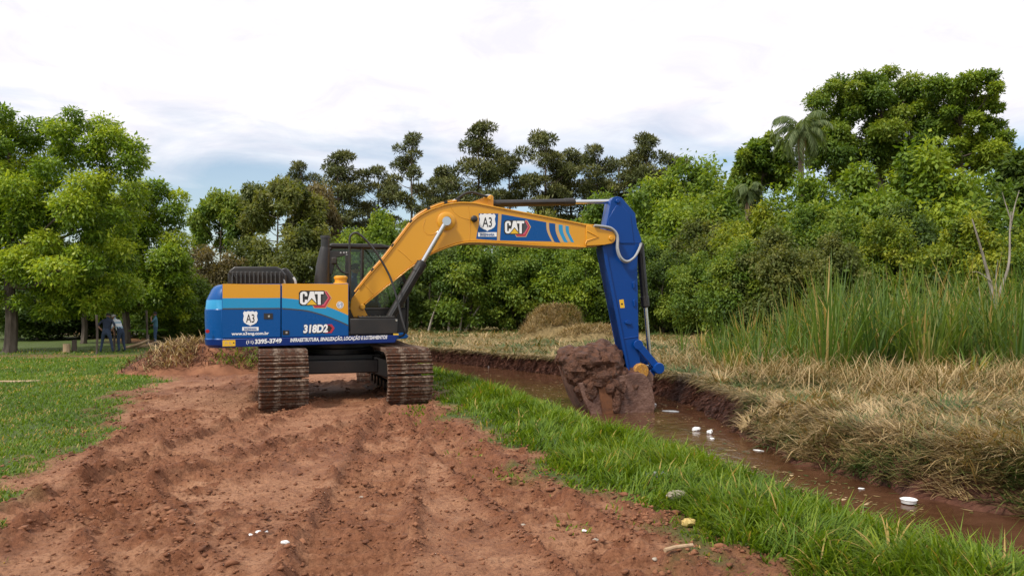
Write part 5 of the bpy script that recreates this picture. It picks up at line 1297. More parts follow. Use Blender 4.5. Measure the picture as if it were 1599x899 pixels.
# ---- thicket: individual bushes and low trees
BB = (4.9, 4.5)
bushes = [
 # behind the excavator, left
 ('bush0', 'brownish bush left of the engine hood beneath the green broadleaf tree', 330, 392, 46, 120, 'brown'),
 ('bush3', 'olive bush directly behind the black engine hood', 405, 380, 48, 130, 'olive'),
 ('bush1', 'brownish leafy bush between engine hood and exhaust stack', 474, 366, 46, 110, 'olive'),
 ('bush4', 'green bush hiding the ground left of the counterweight', 300, 440, 42, 120, 'mid'),
 ('bush2', 'bright green treetop showing above the cab roof', 592, 338, 58, 100, 'fresh'),
 ('bush5', 'dark bush behind the cab under the pines', 545, 372, 62, 110, 'dark'),
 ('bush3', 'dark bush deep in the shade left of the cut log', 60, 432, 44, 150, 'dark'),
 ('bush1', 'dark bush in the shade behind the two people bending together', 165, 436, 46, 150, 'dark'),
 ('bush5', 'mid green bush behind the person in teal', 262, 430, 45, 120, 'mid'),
 # front wall between boom and stick
 ('bush0', 'dark bush with bare stems right of the cab beneath the boom', 672, 386, 47, 120, 'dark'),
 ('bush1', 'dense green bush under the boom left of centre', 735, 378, 46, 120, 'mid'),
 ('bush2', 'dense green bush under the letters of the boom', 800, 384, 46, 120, 'mid'),
 ('bush3', 'green bush behind the straw heap', 862, 380, 46, 110, 'fresh'),
 ('bush4', 'yellowish green bush left of the stick', 915, 378, 45, 110, 'fresh'),
 ('bush5', 'dark bush directly behind the blue stick', 975, 376, 46, 110, 'mid'),
 ('bush0', 'dark bush just right of the bucket cylinder', 1035, 392, 42, 110, 'dark'),
 ('bush2', 'dark leafy bush with shaded foot between bucket cylinder and reeds', 1090, 400, 40, 110, 'mid'),
 # second row
 ('bush1', 'green bush behind the boom elbow beneath the pines', 700, 352, 62, 110, 'dark'),
 ('bush3', 'olive scrub behind the boom under the flat-topped pine', 860, 345, 66, 130, 'olive'),
 ('bush5', 'mid green scrub behind the tip of the boom', 940, 322, 62, 120, 'mid'),
 ('bush2', 'light green rounded bush top right of the stick head', 1035, 284, 66, 120, 'fresh'),
 ('bush4', 'pale green bush below the right end of the pine row', 1085, 268, 70, 100, 'fresh'),
 ('bush1', 'green bush at mid height right of the stick', 1050, 340, 52, 130, 'fresh'),
 ('bush3', 'wide green bush below the small palm', 1130, 300, 56, 130, 'mid'),
 ('bush0', 'brown-tinged bush right of the stick above the dark bushes', 1110, 352, 46, 130, 'olive'),
 # right-hand thicket
 ('bush2', 'bright lime bush below the tall palm', 1185, 326, 42, 110, 'lime'),
 ('bush4', 'fresh green bush crest at the foot of the tall palm', 1265, 290, 44, 130, 'fresh'),
 ('bush5', 'fresh green bush crest under the huge dark tree', 1350, 280, 44, 140, 'fresh'),
 ('bush1', 'tall fresh green bush with pointed top under the airy tree', 1435, 254, 42, 140, 'fresh'),
 ('bush3', 'mid green bush crest below the airy tree towards the right edge', 1515, 290, 42, 120, 'mid'),
 ('bush0', 'dark green bush in the middle of the right thicket', 1290, 330, 38, 130, 'mid'),
 ('bush2', 'shaded bush beneath the tall pointed bush', 1400, 326, 38, 120, 'dark'),
 ('bush5', 'yellow-lime bush behind the left end of the reeds', 1205, 372, 35, 120, 'olive'),
 ('bush4', 'lime topped bush above the middle of the reeds', 1385, 356, 35, 110, 'lime'),
 ('bush1', 'yellow-lime bush right of the reeds beside the dead tree', 1505, 352, 34, 130, 'lime'),
 ('bush3', 'low mid green bush left of the reeds', 1150, 386, 36, 110, 'mid'),
 ('bush0', 'dull green bush behind the dead tree at the right edge', 1585, 376, 34, 120, 'mid'),
 ('bush2', 'olive bush rising behind the centre of the reeds', 1295, 372, 34, 120, 'olive'),
]
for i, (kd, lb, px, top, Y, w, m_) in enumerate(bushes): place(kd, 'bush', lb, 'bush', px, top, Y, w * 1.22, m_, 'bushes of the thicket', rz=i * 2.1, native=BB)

# ---- low undergrowth that reads as one mass behind and between them
r_ = np.random.RandomState(77); cl = []
for i in range(170):
    px = r_.uniform(250, 1650); Y = r_.uniform(50, 84); k = Y / F
    if px < 480 and Y > 66: continue
    h = r_.uniform(1.0, 3.6) + max(0, (Y - 55)) * .13
    if px < 560: h *= .7
    s_ = r_.uniform(1.0, 2.0); cl.append(((px - CX) * k, Y, h, s_ * 1.3, s_, s_))
for i in range(80):
    px = r_.uniform(640, 1600); Y = r_.uniform(44, 52); k = Y / F; cl.append(((px - CX) * k, Y, r_.uniform(.4, 2.2), 1.3, .9, 1.1))
for i in range(60):
    px = r_.uniform(1150, 1640); Y = r_.uniform(32, 44); k = Y / F; cl.append(((px - CX) * k, Y, r_.uniform(.5, 3.0), 1.2, .9, 1.1))
for i in range(60):
    px = r_.uniform(-60, 330); Y = r_.uniform(46, 70); k = Y / F; cl.append(((px - CX) * k, Y, r_.uniform(.2, 2.2), 1.6, 1.2, 1.3))
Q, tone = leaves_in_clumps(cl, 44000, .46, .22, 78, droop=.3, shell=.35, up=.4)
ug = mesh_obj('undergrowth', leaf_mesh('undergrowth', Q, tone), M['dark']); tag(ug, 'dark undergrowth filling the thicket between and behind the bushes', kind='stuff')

# ---- reeds
PX_, Y_, AZ_, LE_, BE_, HH_, TN_ = [], [], [], [], [], [], []
for i in range(180):
    px = 1085 + 600 * r_.rand() ** .8; Y = 17.2 + 10.5 * r_.rand(); m_ = r_.randint(16, 44)
    hc = (1.25 + 2.1 * r_.rand()) * (.35 + .65 * float(sstep(1085, 1290, px))); t0 = .45 + .22 * r_.randn(); dry = r_.rand() < .12
    a = r_.rand(m_) * 6.28; q = .32 * np.sqrt(r_.rand(m_)); X = (px - CX) * Y / F + q * np.cos(a)
    PX_.append(X); Y_.append(Y + q * np.sin(a)); AZ_.append(a + .5 * r_.randn(m_)); LE_.append(.02 + .30 * (q / .32) * r_.rand(m_) + .06 * r_.rand(m_)); BE_.append(.12 + 1.8 * r_.rand(m_) ** 2.2)
    HH_.append(hc * (.55 + .5 * r_.rand(m_))); TN_.append(np.clip((.95 if dry else t0) + .15 * r_.randn(m_), 0, 1 if dry else .9))
X, Y, az, le, be, hh, tone = [np.concatenate(q) for q in (PX_, Y_, AZ_, LE_, BE_, HH_, TN_)]; n = len(X)
tone[r_.rand(n) < .04] = 1
blades('reeds', np.stack([X, Y, height(X, Y, False) - .02], -1), az, le, be, hh, .026 + .030 * r_.rand(n), 5, tone, 'reed', 'stand of tall green reeds beyond the straw field')
# tall rough straw at the reeds' foot
n = 24000
px = 1000 + 620 * r_.rand(n); Y = 13.5 + 8 * r_.rand(n); X = (px - CX) * Y / F; k_ = X > FW(Y) + 1.2 + .8 * r_.rand(n); X, Y, px = X[k_], Y[k_], px[k_]; n = len(X)
kk = sstep(.42, .6, fbm(X * .9, Y * .9, 311, 3)); k_ = r_.rand(n) < .15 + kk; X, Y, px = X[k_], Y[k_], px[k_]; n = len(X)
P = np.stack([X, Y, height(X, Y, False) + .12 * r_.rand(n)], -1)
tone = np.clip(.62 + .25 * r_.randn(n), 0, 1)
blades('rough_straw', P, r_.rand(n) * 6.28, .35 + .8 * r_.rand(n), .4 + 1.0 * r_.rand(n), .25 + .75 * r_.rand(n) ** 2, .010 + .010 * r_.rand(n), 4, tone, 'straw', 'tangled knee-high straw at the foot of the reeds')
def clump(name, label, cat, px, py, nbl, h, w, m_, seed, lean=.35, bend=1.2, spread=.15, tone0=.55, wb=.02):
    r = np.random.RandomState(seed); g_ = gnd(px, py); z0 = gz(g_.x, g_.y); n = nbl
    a = r.rand(n) * 6.28; P = np.stack([spread * r.rand(n) * np.cos(a), spread * r.rand(n) * np.sin(a), np.zeros(n) - .02], -1)
    o = blades(name, P, a + r.randn(n) * .4, lean * r.rand(n), bend * (.4 + .8 * r.rand(n)), h * (.6 + .5 * r.rand(n)), np.full(n, wb) * (.7 + .6 * r.rand(n)), 6, np.clip(tone0 + .25 * r.randn(n), 0, 1), m_)
    o.location = (g_.x, g_.y, z0); tag(o, label, cat); return o
clump('reed_clump', 'thin green reed tuft standing alone right of the bucket cylinder', 'reeds', 1066, 556, 16, 1.15, .03, 'reed', 1, .15, .5, .1, .5, .03)
clump('reed_clump', 'broad reed clump with long leaning leaves at the front of the reeds', 'reeds', 1412, 574, 46, 2.0, .03, 'reed', 2, .2, .6, .35, .45, .045)
clump('reed_clump', 'green reed clump bending over beside the dead tree', 'reeds', 1520, 600, 34, 1.1, .03, 'reed', 3, .6, 1.0, .3, .6, .04)
clump('reed_clump', 'pale dry reed bundle collapsed before the reeds', 'reeds', 1470, 606, 40, .75, .03, 'straw', 4, .5, 1.6, .2, .9, .035)
clump('reed_clump', 'dry fan of straw leaves near the cut bank corner', 'reeds', 1125, 600, 36, .55, .03, 'straw', 5, .9, 1.2, .15, .85, .03)
clump('reed_clump', 'leafy young reed tuft in the straw before the left end of the reeds', 'reeds', 1128, 545, 26, 1.3, .03, 'reed', 6, .25, .6, .2, .5, .035)
clump('grass_clump', 'broad-leaved pale green grass clump in the right foreground', 'grass', 1392, 905, 44, .42, .02, 'bank', 7, .5, 1.5, .09, .85, .018)
clump('grass_clump', 'low broad-leaved grass tuft in the bottom foreground left of the bigger clump', 'grass', 1285, 912, 26, .26, .02, 'bank', 8, .6, 1.5, .08, .85, .016)
clump('weed', 'small green weed growing alone in the red earth', 'plant', 744, 792, 22, .12, .02, 'bank', 9, .8, 1.0, .03, .45, .016)
# ---- dead trees
def dead_tree(name, label, px, py, spec, seed, rad):
    g_ = gnd(px, py); z0 = gz(g_.x, g_.y); e_ = empty(name, (g_.x, g_.y, z0)); tag(e_, label, 'dead tree'); k = g_.y / F
    def w(x, y, d=0): return Vector(((x - CX) * k - g_.x, d, CH - (y - HY) * k - z0))
    for i, (pts, r0) in enumerate(spec):
        pp = smooth_pts([w(*p) for p in pts], 4); MB().tube(pp, [max(r0 * (1 - .8 * j / (len(pp) - 1)), .006) for j in range(len(pp))], 6).build('trunk' if i == 0 else 'branch', M['palebark'], e_)
dead_tree('dead_tree', 'bare pale dead tree with forked trunk at the right edge', 1551, 568, [([(1551, 572), (1552, 520), (1553, 480), (1549, 440, .1), (1540, 405, .1), (1527, 372), (1518, 342)], .075), ([(1553, 478), (1562, 445, -.1), (1572, 410, -.1), (1577, 360), (1579, 330)], .05), ([(1579, 345), (1570, 318), (1565, 300)], .02), ([(1577, 360), (1588, 322, .1), (1599, 296, .2)], .025), ([(1556, 465), (1566, 430, .3), (1569, 405, .3)], .02), ([(1549, 440), (1536, 425, .2), (1528, 424, .3)], .018)], 1, .07)
dead_tree('dead_tree', 'thin bare dead stem left of the forked dead tree', 1525, 560, [([(1527, 562), (1526, 520), (1530, 470), (1527, 430)], .035), ([(1529, 490), (1536, 460, .1)], .014)], 2, .04)
dead_tree('dead_tree', 'slim leaning dead stem among the bushes right of the palm', 1440, 500, [([(1440, 500), (1442, 400), (1444, 350), (1447, 325)], .05), ([(1443, 372), (1456, 350), (1464, 342)], .02)], 3, .05)
# stems in the shade at the foot of the bushes
for i, (x0, x1, y1, lb) in enumerate(((668, 690, 455, 'pale bare stem leaning right beneath the boom, leftmost of the bare stems'), (700, 706, 440, 'upright bare stem beneath the boom'), (717, 728, 430, 'slightly leaning bare stem beneath the boom'), (725, 765, 455, 'strongly leaning bare stem beneath the boom, rightmost of the bare stems'))):
    dead_tree('bare_stem', lb, x0, 519, [([(x0, 521), (x0 + (x1 - x0) * .4, 490), (x1, y1)], .09), ([((x0 + x1) / 2, 482), (x1 + 10, y1 + 6, .3)], .03)], 10 + i, .1)
# ================================================================== HEAPS
M['strawsoil'] = noisy('matted_straw', [(.3, (.11, .08, .03)), (.7, (.27, .19, .08))], 9, 6, .9, .5, 40)
def heap(name, label, cat, px, py, rx, ry, h, seed, m_, bl=None):
    g_ = gnd(px, py); z0 = gz(g_.x, g_.y); e_ = empty(name, (g_.x, g_.y, z0)); tag(e_, label, cat)
    n = 44; xs_ = np.linspace(-1, 1, n); A, B = np.meshgrid(xs_, xs_); rr = np.sqrt(A ** 2 + B ** 2)
    H = h * np.clip(1 - rr ** 2, 0, 1) ** .8 * (.55 + .9 * fbm(A * 2 + seed, B * 2, seed, 3)) + .22 * h * (fbm(A * 7, B * 7, seed + 3, 4) - .5) * (rr < .97)
    V = np.stack([A * rx, B * ry, H - .06], -1).reshape(-1, 3); ii = np.arange(n * n).reshape(n, n)
    q = np.stack([ii[:-1, :-1], ii[:-1, 1:], ii[1:, 1:], ii[1:, :-1]], -1).reshape(-1, 4)
    mesh_obj('soil', raw_mesh('soil', V, quads=q, smooth=True), M[m_], e_)
    for (nm, mm, nb, x0, x1, ln, t0, sd) in bl or []:
        r = np.random.RandomState(sd); a = r.uniform(x0, x1, nb); b__ = r.uniform(-.8, .6, nb); hb = h * np.clip(1 - a ** 2 - b__ ** 2, 0, 1) ** .8 * (.55 + .9 * fbm(a * 2 + seed, b__ * 2, seed, 3))
        k = (a ** 2 + b__ ** 2) < .9
        P = np.stack([a * rx, b__ * ry, hb - .03], -1)[k]; nb = len(P)
        blades(nm, P, r.rand(nb) * 6.28, .4 + .7 * r.rand(nb), .5 + .9 * r.rand(nb), ln * (.6 + .6 * r.rand(nb)), .014 + .014 * r.rand(nb), 3, np.clip(t0 + .22 * r.randn(nb), 0, 1), mm, parent=e_)
    return e_
heap('spoil_heap', 'heap of dug earth, straw and green turf behind the left track', 'heap', 340, 580, 2.5, 1.4, .72, 5, 'clod', [('straw', 'straw', 900, -.55, -.1, .38, .8, 1), ('turf', 'bank', 900, .1, .8, .22, .5, 2), ('roots', 'root', 2600, -.9, .9, .2, .4, 3)])
heap('straw_heap', 'tall rounded heap of dry straw before the bushes left of the stick', 'heap', 868, 527, 1.9, 1.5, 1.35, 8, 'strawsoil', [('straw', 'straw', 5200, -.95, .6, .40, .66, 4), ('greenery', 'olive', 900, .2, .8, .3, .5, 5)])
heap('straw_heap', 'low spread of straw between the tall heap and the stick', 'heap', 925, 530, 1.8, 1.3, .6, 9, 'strawsoil', [('straw', 'straw', 3000, -.95, .95, .36, .7, 6)])
heap('straw_heap', 'upright straw tuft right of the cab front', 'heap', 648, 545, .62, .6, .75, 10, 'strawsoil', [('straw', 'straw', 1700, -.9, .9, .42, .75, 7)])

# ================================================================== PEOPLE
def person(name, label, loc, rz, H, joints, cols, cat='person'):
    """joints: pose dictionary in body units (x right, y forward, z up, fractions of height); one skin-grown body"""
    J = dict(joints); look = J.pop('look', (0, 1, 0)); edges = [('pel', 'belly'), ('belly', 'chest'), ('chest', 'neck'), ('neck', 'head0'), ('head0', 'head1'), ('head1', 'head2')]
    rad = dict(pel=.075, belly=.072, chest=.082, neck=.030, head0=.040, head1=.052, head2=.040)
    zone = {('pel', 'belly'): 1, ('belly', 'chest'): 0, ('chest', 'neck'): 0, ('neck', 'head0'): 2, ('head0', 'head1'): 2, ('head1', 'head2'): 4}
    for s_ in 'LR':
        edges += [('chest', 'sh' + s_), ('sh' + s_, 'el' + s_), ('el' + s_, 'wr' + s_), ('wr' + s_, 'hd' + s_), ('pel', 'hip' + s_), ('hip' + s_, 'kn' + s_), ('kn' + s_, 'an' + s_), ('an' + s_, 'to' + s_)]
        rad.update({'sh' + s_: .036, 'el' + s_: .025, 'wr' + s_: .018, 'hd' + s_: .020, 'hip' + s_: .056, 'kn' + s_: .037, 'an' + s_: .026, 'to' + s_: .022})
        zone.update({('chest', 'sh' + s_): 0, ('sh' + s_, 'el' + s_): 0, ('el' + s_, 'wr' + s_): 2, ('wr' + s_, 'hd' + s_): 2, ('pel', 'hip' + s_): 1, ('hip' + s_, 'kn' + s_): 1, ('kn' + s_, 'an' + s_): 1, ('an' + s_, 'to' + s_): 3})
        w_, h_ = Vector(J['wr' + s_]), Vector(J['hd' + s_]); d_ = (h_ - w_).normalized(); sd = d_.cross(Vector((0, 1, 0)) if abs(d_.y) < .8 else Vector((1, 0, 0))).normalized()
        for q in range(5):
            off = (q - 2) * .0085
            if q == 0: p = w_ + d_ * .022 + sd * -.026; J['f%s%d' % (s_, q)] = p; e_ = ('wr' + s_, 'f%s%d' % (s_, q))
            else: p = h_ + d_ * (.042 - .006 * abs(q - 2)) + sd * off; J['f%s%d' % (s_, q)] = p; e_ = ('hd' + s_, 'f%s%d' % (s_, q))
            edges.append(e_); zone[e_] = 2; rad['f%s%d' % (s_, q)] = .0055
    names = list(J); me = bpy.data.meshes.new('body'); me.from_pydata([Vector(J[k]) * H for k in names], [(names.index(a), names.index(c)) for a, c in edges], [])
    o = bpy.data.objects.new(name, me); COL.objects.link(o)
    sk_ = o.modifiers.new('skin', 'SKIN'); sk_.use_smooth_shade = True
    if not me.skin_vertices: 
        bm = bmesh.new(); bm.from_mesh(me); bm.verts.layers.skin.verify(); bm.to_mesh(me); bm.free()
    for i, k in enumerate(names):
        r0 = rad[k] * H; wide = 1.28 if k in ('pel', 'belly', 'chest') else 1.0
        me.skin_vertices[0].data[i].radius = (r0 * wide, r0 * (1 if wide == 1 else .92)); me.skin_vertices[0].data[i].use_root = (k == 'pel')
    su = o.modifiers.new('sub', 'SUBSURF'); su.levels = 1; su.render_levels = 1
    dg = bpy.context.evaluated_depsgraph_get(); m2 = bpy.data.meshes.new_from_object(o.evaluated_get(dg)); bpy.data.objects.remove(o)
    segs = [(np.array(Vector(J[a]) * H), np.array(Vector(J[c]) * H), zone[(a, c)], max(rad[a], rad[c]) * H) for a, c in edges]
    for p in m2.polygons:
        c = np.array(p.center); best = 1e9; z = 0
        for a, b__, zz_, rr in segs:
            t = np.clip(np.dot(c - a, b__ - a) / max(np.dot(b__ - a, b__ - a), 1e-9), 0, 1); d = np.linalg.norm(c - a - t * (b__ - a)) / rr
            if d < best: best = d; z = zz_
        p.material_index = z
    m2.polygons.foreach_set('use_smooth', [True] * len(m2.polygons))
    o = mesh_obj(name, m2, cols); o.location = loc; o.rotation_euler = (0, 0, rz); tag(o, label, cat)
    # face and hair
    hd = Vector(J['head1']) * H; n0 = Vector(J['neck']) * H; ax = (Vector(J['head2']) * H - n0).normalized(); fw = Vector(look); fw = (fw - ax * fw.dot(ax)).normalized(); sd = fw.cross(ax)
    b_ = MB()
    for sg in (-1, 1): b_.lathe([(.001, -.002 * H), (.006 * H, 0), (.001, .002 * H)], tuple(hd + fw * .047 * H + sd * sg * .019 * H + ax * .004 * H), 'y', 8)
    b_.tube([hd + fw * .048 * H + ax * .004 * H, hd + fw * .063 * H - ax * .016 * H, hd + fw * .05 * H - ax * .02 * H], [.004 * H, .008 * H, .004 * H], 6)
    b_.tube([hd + fw * .048 * H - ax * .032 * H - sd * .012 * H, hd + fw * .051 * H - ax * .032 * H, hd + fw * .048 * H - ax * .032 * H + sd * .012 * H], .003 * H, 5)
    for sg in (-1, 1): b_.tube([hd + sd * sg * .050 * H + ax * .01 * H, hd + sd * sg * .056 * H - ax * .004 * H, hd + sd * sg * .050 * H - ax * .016 * H], .007 * H, 6)
    b_.build('face', cols[2], o)
    V, Fc = [], []; bm = bmesh.new(); bmesh.ops.create_icosphere(bm, subdivisions=3, radius=1.0)
    kp = {}
    for v in bm.verts:
        d_ = v.co; lim = -.35 + 1.0 * max(0, d_.y) ** .8
        if d_.z > lim: kp[v.index] = len(V); V.append(hd + ax * .010 * H + (sd * d_.x * .058 + fw * d_.y * .064 + ax * d_.z * .062) * H * (1 + .03 * mnoise.noise(d_ * 6)))
    for f in bm.faces:
        if all(v.index in kp for v in f.verts): Fc.append([kp[v.index] for v in f.verts])
    bm.free(); b_ = MB(); b_.add(V, Fc); b_.build('hair' if len(cols) < 6 else 'cap', cols[4] if len(cols) < 6 else cols[5], o)
    if len(cols) > 5:
        b_ = MB(); b_.add([hd + ax * .03 * H + (sd * x * .05 + fw * y * .06) * H - ax * .006 * H * (y > 1) for x, y in ((-1, .6), (1, .6), (.8, 1.7), (-.8, 1.7))] , [(0, 1, 2, 3)]); b_.build('cap_brim', cols[5], o)
    return o
def cloth(name, c, c2=None): 
    c2 = c2 or tuple(x * 1.5 for x in c); return noisy(name, [(.35, c), (.7, c2)], 14, 4, .9, .2, 60, coord='Object')
SKIN = cloth('brown_skin', (.24, .12, .075), (.33, .18, .12)); HAIR = cloth('dark_hair', (.012, .01, .009)); SHOE_M = cloth('dark_shoe', (.02, .018, .016))
navy = cloth('navy_shirt', (.012, .018, .035)); jeans = cloth('dark_jeans', (.022, .035, .065)); teal_ = cloth('teal_shirt', (.05, .13, .17)); jean2 = cloth('blue_jeans', (.03, .06, .11)); blues = cloth('blue_shirt', (.02, .06, .20)); capm = cloth('pale_cap', (.34, .33, .31))
m, nt, b = mat('striped_shirt'); L = nt.links.new; tc = N(nt, 'ShaderNodeTexCoord'); sx_ = N(nt, 'ShaderNodeSeparateXYZ'); L(tc.outputs['Object'], sx_.inputs[0])
wv = N(nt, 'ShaderNodeMath', operation='MULTIPLY'); L(sx_.outputs[2], wv.inputs[0]); wv.inputs[1].default_value = 32
sn = N(nt, 'ShaderNodeMath', operation='SINE'); L(wv.outputs[0], sn.inputs[0]); rp = ramp_node(nt, [(.35, (.62, .64, .66)), (.75, (.22, .36, .46))]); L(sn.outputs[0], rp.inputs[0]); L(rp.outputs[0], b.inputs['Base Color']); b.inputs['Roughness'].default_value = .9
stripe = m
STAND = dict(pel=(0, 0, .52), belly=(0, .0, .61), chest=(0, 0, .735), neck=(0, .0, .835), head0=(0, .012, .872), head1=(0, .016, .92), head2=(0, .008, .955),
             shL=(-.105, 0, .80), shR=(.105, 0, .80), elL=(-.135, -.01, .63), elR=(.135, -.01, .63), wrL=(-.135, .03, .49), wrR=(.135, .03, .49), hdL=(-.13, .04, .455), hdR=(.13, .04, .455),
             hipL=(-.052, 0, .49), hipR=(.052, 0, .49), knL=(-.062, .015, .27), knR=(.062, .015, .27), anL=(-.068, -.01, .045), anR=(.068, -.01, .045), toL=(-.078, .075, .018), toR=(.078, .075, .018))
def pose(**kw): d = dict(STAND); d.update(kw); return d
def lean(d, deg, pivot=.50):
    """bend the upper body forward about the hips"""
    c, s_ = math.cos(R(deg)), math.sin(R(deg)); out = {}
    for k, p in d.items():
        if k != 'look' and p[2] > pivot - .02 and not k.startswith(('hip', 'kn', 'an', 'to')) and k != 'pel' or k[:2] in ('wr', 'hd', 'el'): y, z = p[1], p[2] - pivot; out[k] = (p[0], y * c + z * s_, pivot + z * c - y * s_)
        else: out[k] = p
    return out
def pl(px, py, z): g_ = gnd(px, py, z); return (g_.x, g_.y, gz(g_.x, g_.y))
hips = pose(elL=(-.20, -.05, .66), elR=(.20, -.05, .66), wrL=(-.115, .02, .565), wrR=(.115, .02, .565), hdL=(-.085, .05, .545), hdR=(.085, .05, .545), hipL=(-.06, 0, .49), hipR=(.06, 0, .49), knL=(-.10, .02, .27), knR=(.11, .01, .27), anL=(-.125, -.02, .045), anR=(.15, -.01, .045), toL=(-.14, .06, .018), toR=(.17, .07, .018))
person('person', 'person in navy shirt and dark jeans, back turned, hands on hips, legs apart', pl(166, 551, -.35), R(8), 1.68, lean(hips, 14), [navy, jeans, SKIN, SHOE_M, HAIR])
bent = pose(elL=(-.12, .09, .66), elR=(.12, .09, .66), wrL=(-.08, .13, .54), wrR=(.10, .11, .53), hdL=(-.07, .15, .51), hdR=(.09, .13, .50), knL=(-.06, .03, .27), knR=(.07, -.0, .27), anR=(.07, -.06, .045), toR=(.08, .03, .018), look=(0, .7, -.7))
person('person', 'person in striped pale shirt and cap bending forward beside the one in navy', pl(189, 549, -.35), R(75), 1.70, lean(bent, 30), [stripe, jeans, SKIN, SHOE_M, HAIR, capm])
phone = pose(elL=(-.13, .08, .68), wrL=(-.07, .12, .80), hdL=(-.055, .10, .84), elR=(.14, .02, .64), wrR=(.10, .10, .58), hdR=(.07, .13, .59))
person('person', 'person in teal shirt and blue jeans standing apart with one arm raised to the head', pl(243, 540, -.35), R(110), 1.66, phone, [teal_, jean2, SKIN, SHOE_M, HAIR])
# operator seated in the cab
sit = dict(pel=(0, 0, .09), belly=(0, .0, .18), chest=(0, .01, .30), neck=(0, .01, .40), head0=(0, .022, .435), head1=(0, .026, .48), head2=(0, .018, .515),
           shL=(-.105, .01, .365), shR=(.105, .01, .365), elL=(-.15, .05, .20), elR=(.15, .05, .20), wrL=(-.16, .19, .21), wrR=(.16, .19, .21), hdL=(-.165, .225, .215), hdR=(.165, .225, .215),
           hipL=(-.055, .03, .07), hipR=(.055, .03, .07), knL=(-.08, .28, .10), knR=(.08, .28, .10), anL=(-.08, .33, -.13), anR=(.08, .33, -.13), toL=(-.085, .42, -.155), toR=(.085, .42, -.155))
op = Vector((SU - .10, SVc, zseat + .02)); opw = exc.matrix_basis @ op
person('person', 'operator in blue shirt sitting inside the excavator cab', tuple(opw), MA - PI / 2, 1.70, sit, [blues, jean2, SKIN, SHOE_M, HAIR])

# ================================================================== SMALL THINGS UNDER THE TREES
def simple(name, label, cat, b_, m_, loc, rz=0, bevel=0, group=None):
    o = b_.build(name, m_, None, bevel); o.location = loc; o.rotation_euler = (0, 0, rz); tag(o, label, cat, group); return o
def log_mb(r0, h, seed):
    b_ = MB(); V, Fc = [], []; n = 14
    for z, k in ((-.05, 1.12), (h * .2, 1.0), (h * .6, .97), (h, 1.0)):
        for i in range(n):
            a = 2 * PI * i / n; q = r0 * k * (1 + .10 * mnoise.noise(Vector((math.cos(a) * 1.5 + seed, math.sin(a) * 1.5, z * .6)))); V.append((q * math.cos(a), q * math.sin(a), z))
    for i in range(3):
        for k in range(n): Fc.append((i * n + k, i * n + (k + 1) % n, (i + 1) * n + (k + 1) % n, (i + 1) * n + k))
    Fc.append(tuple(range(3 * n, 4 * n))); b_.add(V, Fc); return b_
simple('tree_stump', 'pale cut log standing upright under the large shade tree', 'stump', log_mb(.14, .36, 1), M['wood'], pl(104, 550, -.35))
simple('tree_stump', 'dark short stump right of the pale cut log', 'stump', log_mb(.10, .50, 2), M['bark'], pl(116, 549, -.35))
for i, (x, y, top, lb) in enumerate(((151, 553, 492, 'thin wooden pole standing left of the person in navy'), (229, 541, 485, 'thin dark pole standing left of the person in teal'), (178, 549, 505, 'short slanting pole behind the two bending people'))):
    g_ = Vector(pl(x, y, -.35)); hh = (y - top) * g_.y / F; b_ = MB(); b_.tube(smooth_pts([(0, 0, -.1), (.02, 0, hh * .5), (-.01 + .12 * (i == 2), 0, hh)], 4), .045, 8); simple('pole', lb, 'pole', b_, M['bark'], g_)
b_ = MB(); rr = random.Random(4)
g_ = Vector(pl(212, 545, -.35))
for i in range(5):
    b_ = MB(); b_.tube([(-.5 + .12 * i, -.1 + .05 * i, .05), (.1 + .16 * i, .1, .22 + .09 * (i % 3))], [.06, .05], 8)
    simple('log', ['lowest pale log of the small woodpile', 'second pale log of the small woodpile', 'middle pale log of the small woodpile', 'fourth pale log of the small woodpile', 'right-hand pale log of the small woodpile'][i], 'log', b_, M['wood'], g_ + Vector((0, .12 * i, 0)), 0, group='logs of the woodpile')
# banana plant
g_ = Vector(pl(216, 541, -.4)); ban = empty('banana_plant', g_ + Vector((.1, .8, 0))); tag(ban, 'young banana plant with broad leaves between the people', 'plant')
MB().tube([(0, 0, -.05), (0, 0, .5)], [.07, .05], 8).build('stem', M['palebark'], ban)
for i in range(6):
    a = i * 1.05 + .4; V = []; Fc = []; ns = 7
    for j in range(ns + 1):
        t = j / ns; r0 = .9 * t; z = .45 + .75 * t - .55 * t * t; w_ = .16 * math.sin(PI * min(1, .08 + t * .92)) ** .7 + .006
        for sg in (-1, 0, 1): V.append((r0 * math.cos(a) - sg * w_ * math.sin(a), r0 * math.sin(a) + sg * w_ * math.cos(a), z + abs(sg) * .04))
    for j in range(ns):
        for k in range(2): Fc.append((j * 3 + k, j * 3 + k + 1, j * 3 + k + 4, j * 3 + k + 3))
    b_ = MB(); b_.add(V, Fc); o = b_.build('leaf', M['banana'], ban)
# pale board on the lawn
g_ = gnd(18, 596); b_ = MB(); b_.box((0, 0, .02), (1.15, .16, .04)); simple('board', 'long pale board lying flat on the lawn at the left edge', 'board', b_, M['wood'], (g_.x, g_.y, gz(g_.x, g_.y) + .01), R(9), .006)

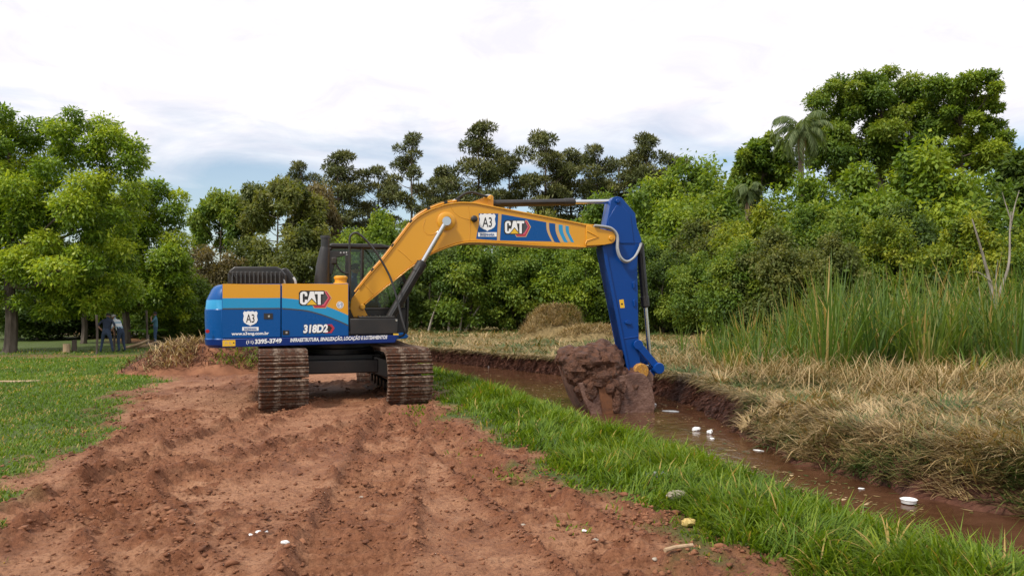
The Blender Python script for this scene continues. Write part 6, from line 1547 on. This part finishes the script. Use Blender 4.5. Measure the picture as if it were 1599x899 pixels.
# ================================================================== LITTER
def blob(rx, ry, rz_, seed, amp=.25, sub=2, fs=2.2):
    V, Fc = lump((0, 0, 0), (rx, ry, rz_), sub, amp, fs / max(rx, ry) * .5, seed); b_ = MB(); b_.add(V, Fc); return b_
def wloc(px, py, dz=0): g_ = gnd(px, py, WZ); return (g_.x, g_.y, WZ + dz)
def gloc(px, py, dz=0): g_ = gnd(px, py); return (g_.x, g_.y, float(height(np.array(g_.x), np.array(g_.y))) + dz)
b_ = MB(); b_.lathe([(.035, -.02), (.07, -.012), (.078, .022), (.084, .026), (.076, .030), (.06, .012), (.03, .004)], (0, 0, 0), 'z', 28); o = simple('foam_dish', 'round white foam dish floating on the brown water at the right', 'dish', b_, M['foam'], wloc(1419, 786, .022)); 
for i, (x, y, s_, lb) in enumerate(((1087, 672, (.16, .10, .09), 'white foam block floating near the bucket, left of a pair'), (1108, 677, (.13, .11, .10), 'white foam block floating near the bucket, right of a pair'), (1112, 685, (.13, .08, .03), 'thin white foam chip floating below the pair of blocks'), (1183, 703, (.20, .08, .02), 'pale flat scrap floating where the overgrown bank begins'), (1345, 763, (.10, .07, .02), 'pale scrap floating left of the round dish'), (764, 573, (.14, .10, .10), 'small white float far along the ditch left of the bucket'), (1022, 632, (.12, .1, .06), 'pale chip floating beside the right side of the bucket'), (1048, 642, (.42, .25, .02), 'grey plastic sheet floating right of the bucket'))):
    simple('foam_piece' if 'foam' in lb or 'float' in lb.split()[2:3] else 'scrap', lb, 'litter', blob(s_[0] * .38, s_[1] * .38, s_[2] * .4, i * 2.3 + 1, .45, 3), M['foam'] if 'plastic' not in lb else M['plastic'], wloc(x, y, s_[2] * .25), i * .8, group='scraps floating in the ditch')
simple('plastic_bag', 'crumpled clear plastic bag caught in the bank grass', 'bag', blob(.085, .07, .045, 3.1, .9, 4, 5), M['plastic'], gloc(1030, 766, .06), .3)
simple('stone', 'pale flat stone in the grass below the plastic bag', 'stone', blob(.085, .07, .04, 4.2, .25, 3), M['stone'], gloc(1057, 797, .07), .5)
simple('scrap', 'yellowish scrap at the edge of the grass, lower right', 'litter', blob(.05, .045, .03, 5.5, .4, 3), M['yellowlitter'], gloc(1074, 834, .03))
b_ = MB(); b_.tube([(-.11, 0, 0), (-.03, .003, .006), (.04, -.002, .004), (.11, 0, .0)], [.014, .012, .013, .012], 9); simple('stick', 'short pale bamboo stick lying on the earth at the bottom edge', 'stick', b_, M['wood'], gloc(1060, 889, .02), R(28))
for i, (x, y, s_, lb) in enumerate(((391, 845, .022, 'white chip in the earth, left of a row of chips'), (403, 847, .02, 'white chip in the middle of the row of chips'), (415, 842, .022, 'white chip at the right end of the row of chips'), (445, 876, .03, 'white flat chip near the bottom left of the track'), (930, 852, .038, 'pale torn scrap on the earth near the grass'), (912, 832, .022, 'white pebble above the pale torn scrap'), (816, 825, .024, 'yellowish pebble in the middle of the churned earth'), (564, 771, .03, 'pale bent chip in the left middle of the track'), (590, 712, .03, 'white pebble on the track beyond the bent chip'), (90, 801, .025, 'white pebble by the lawn edge at lower left'), (1023, 882, .024, 'small pale pebble left of the bamboo stick'))):
    simple('pebble' if 'pebble' in lb else 'chip', lb, 'pebble' if 'pebble' in lb else 'chip', blob(s_, s_ * .7, s_ * .45, i * 1.7 + 2, .35), M['foam'] if 'white' in lb else M['stone'], gloc(x, y, s_ * .3), i * 1.1, group='pale bits scattered on the earth')
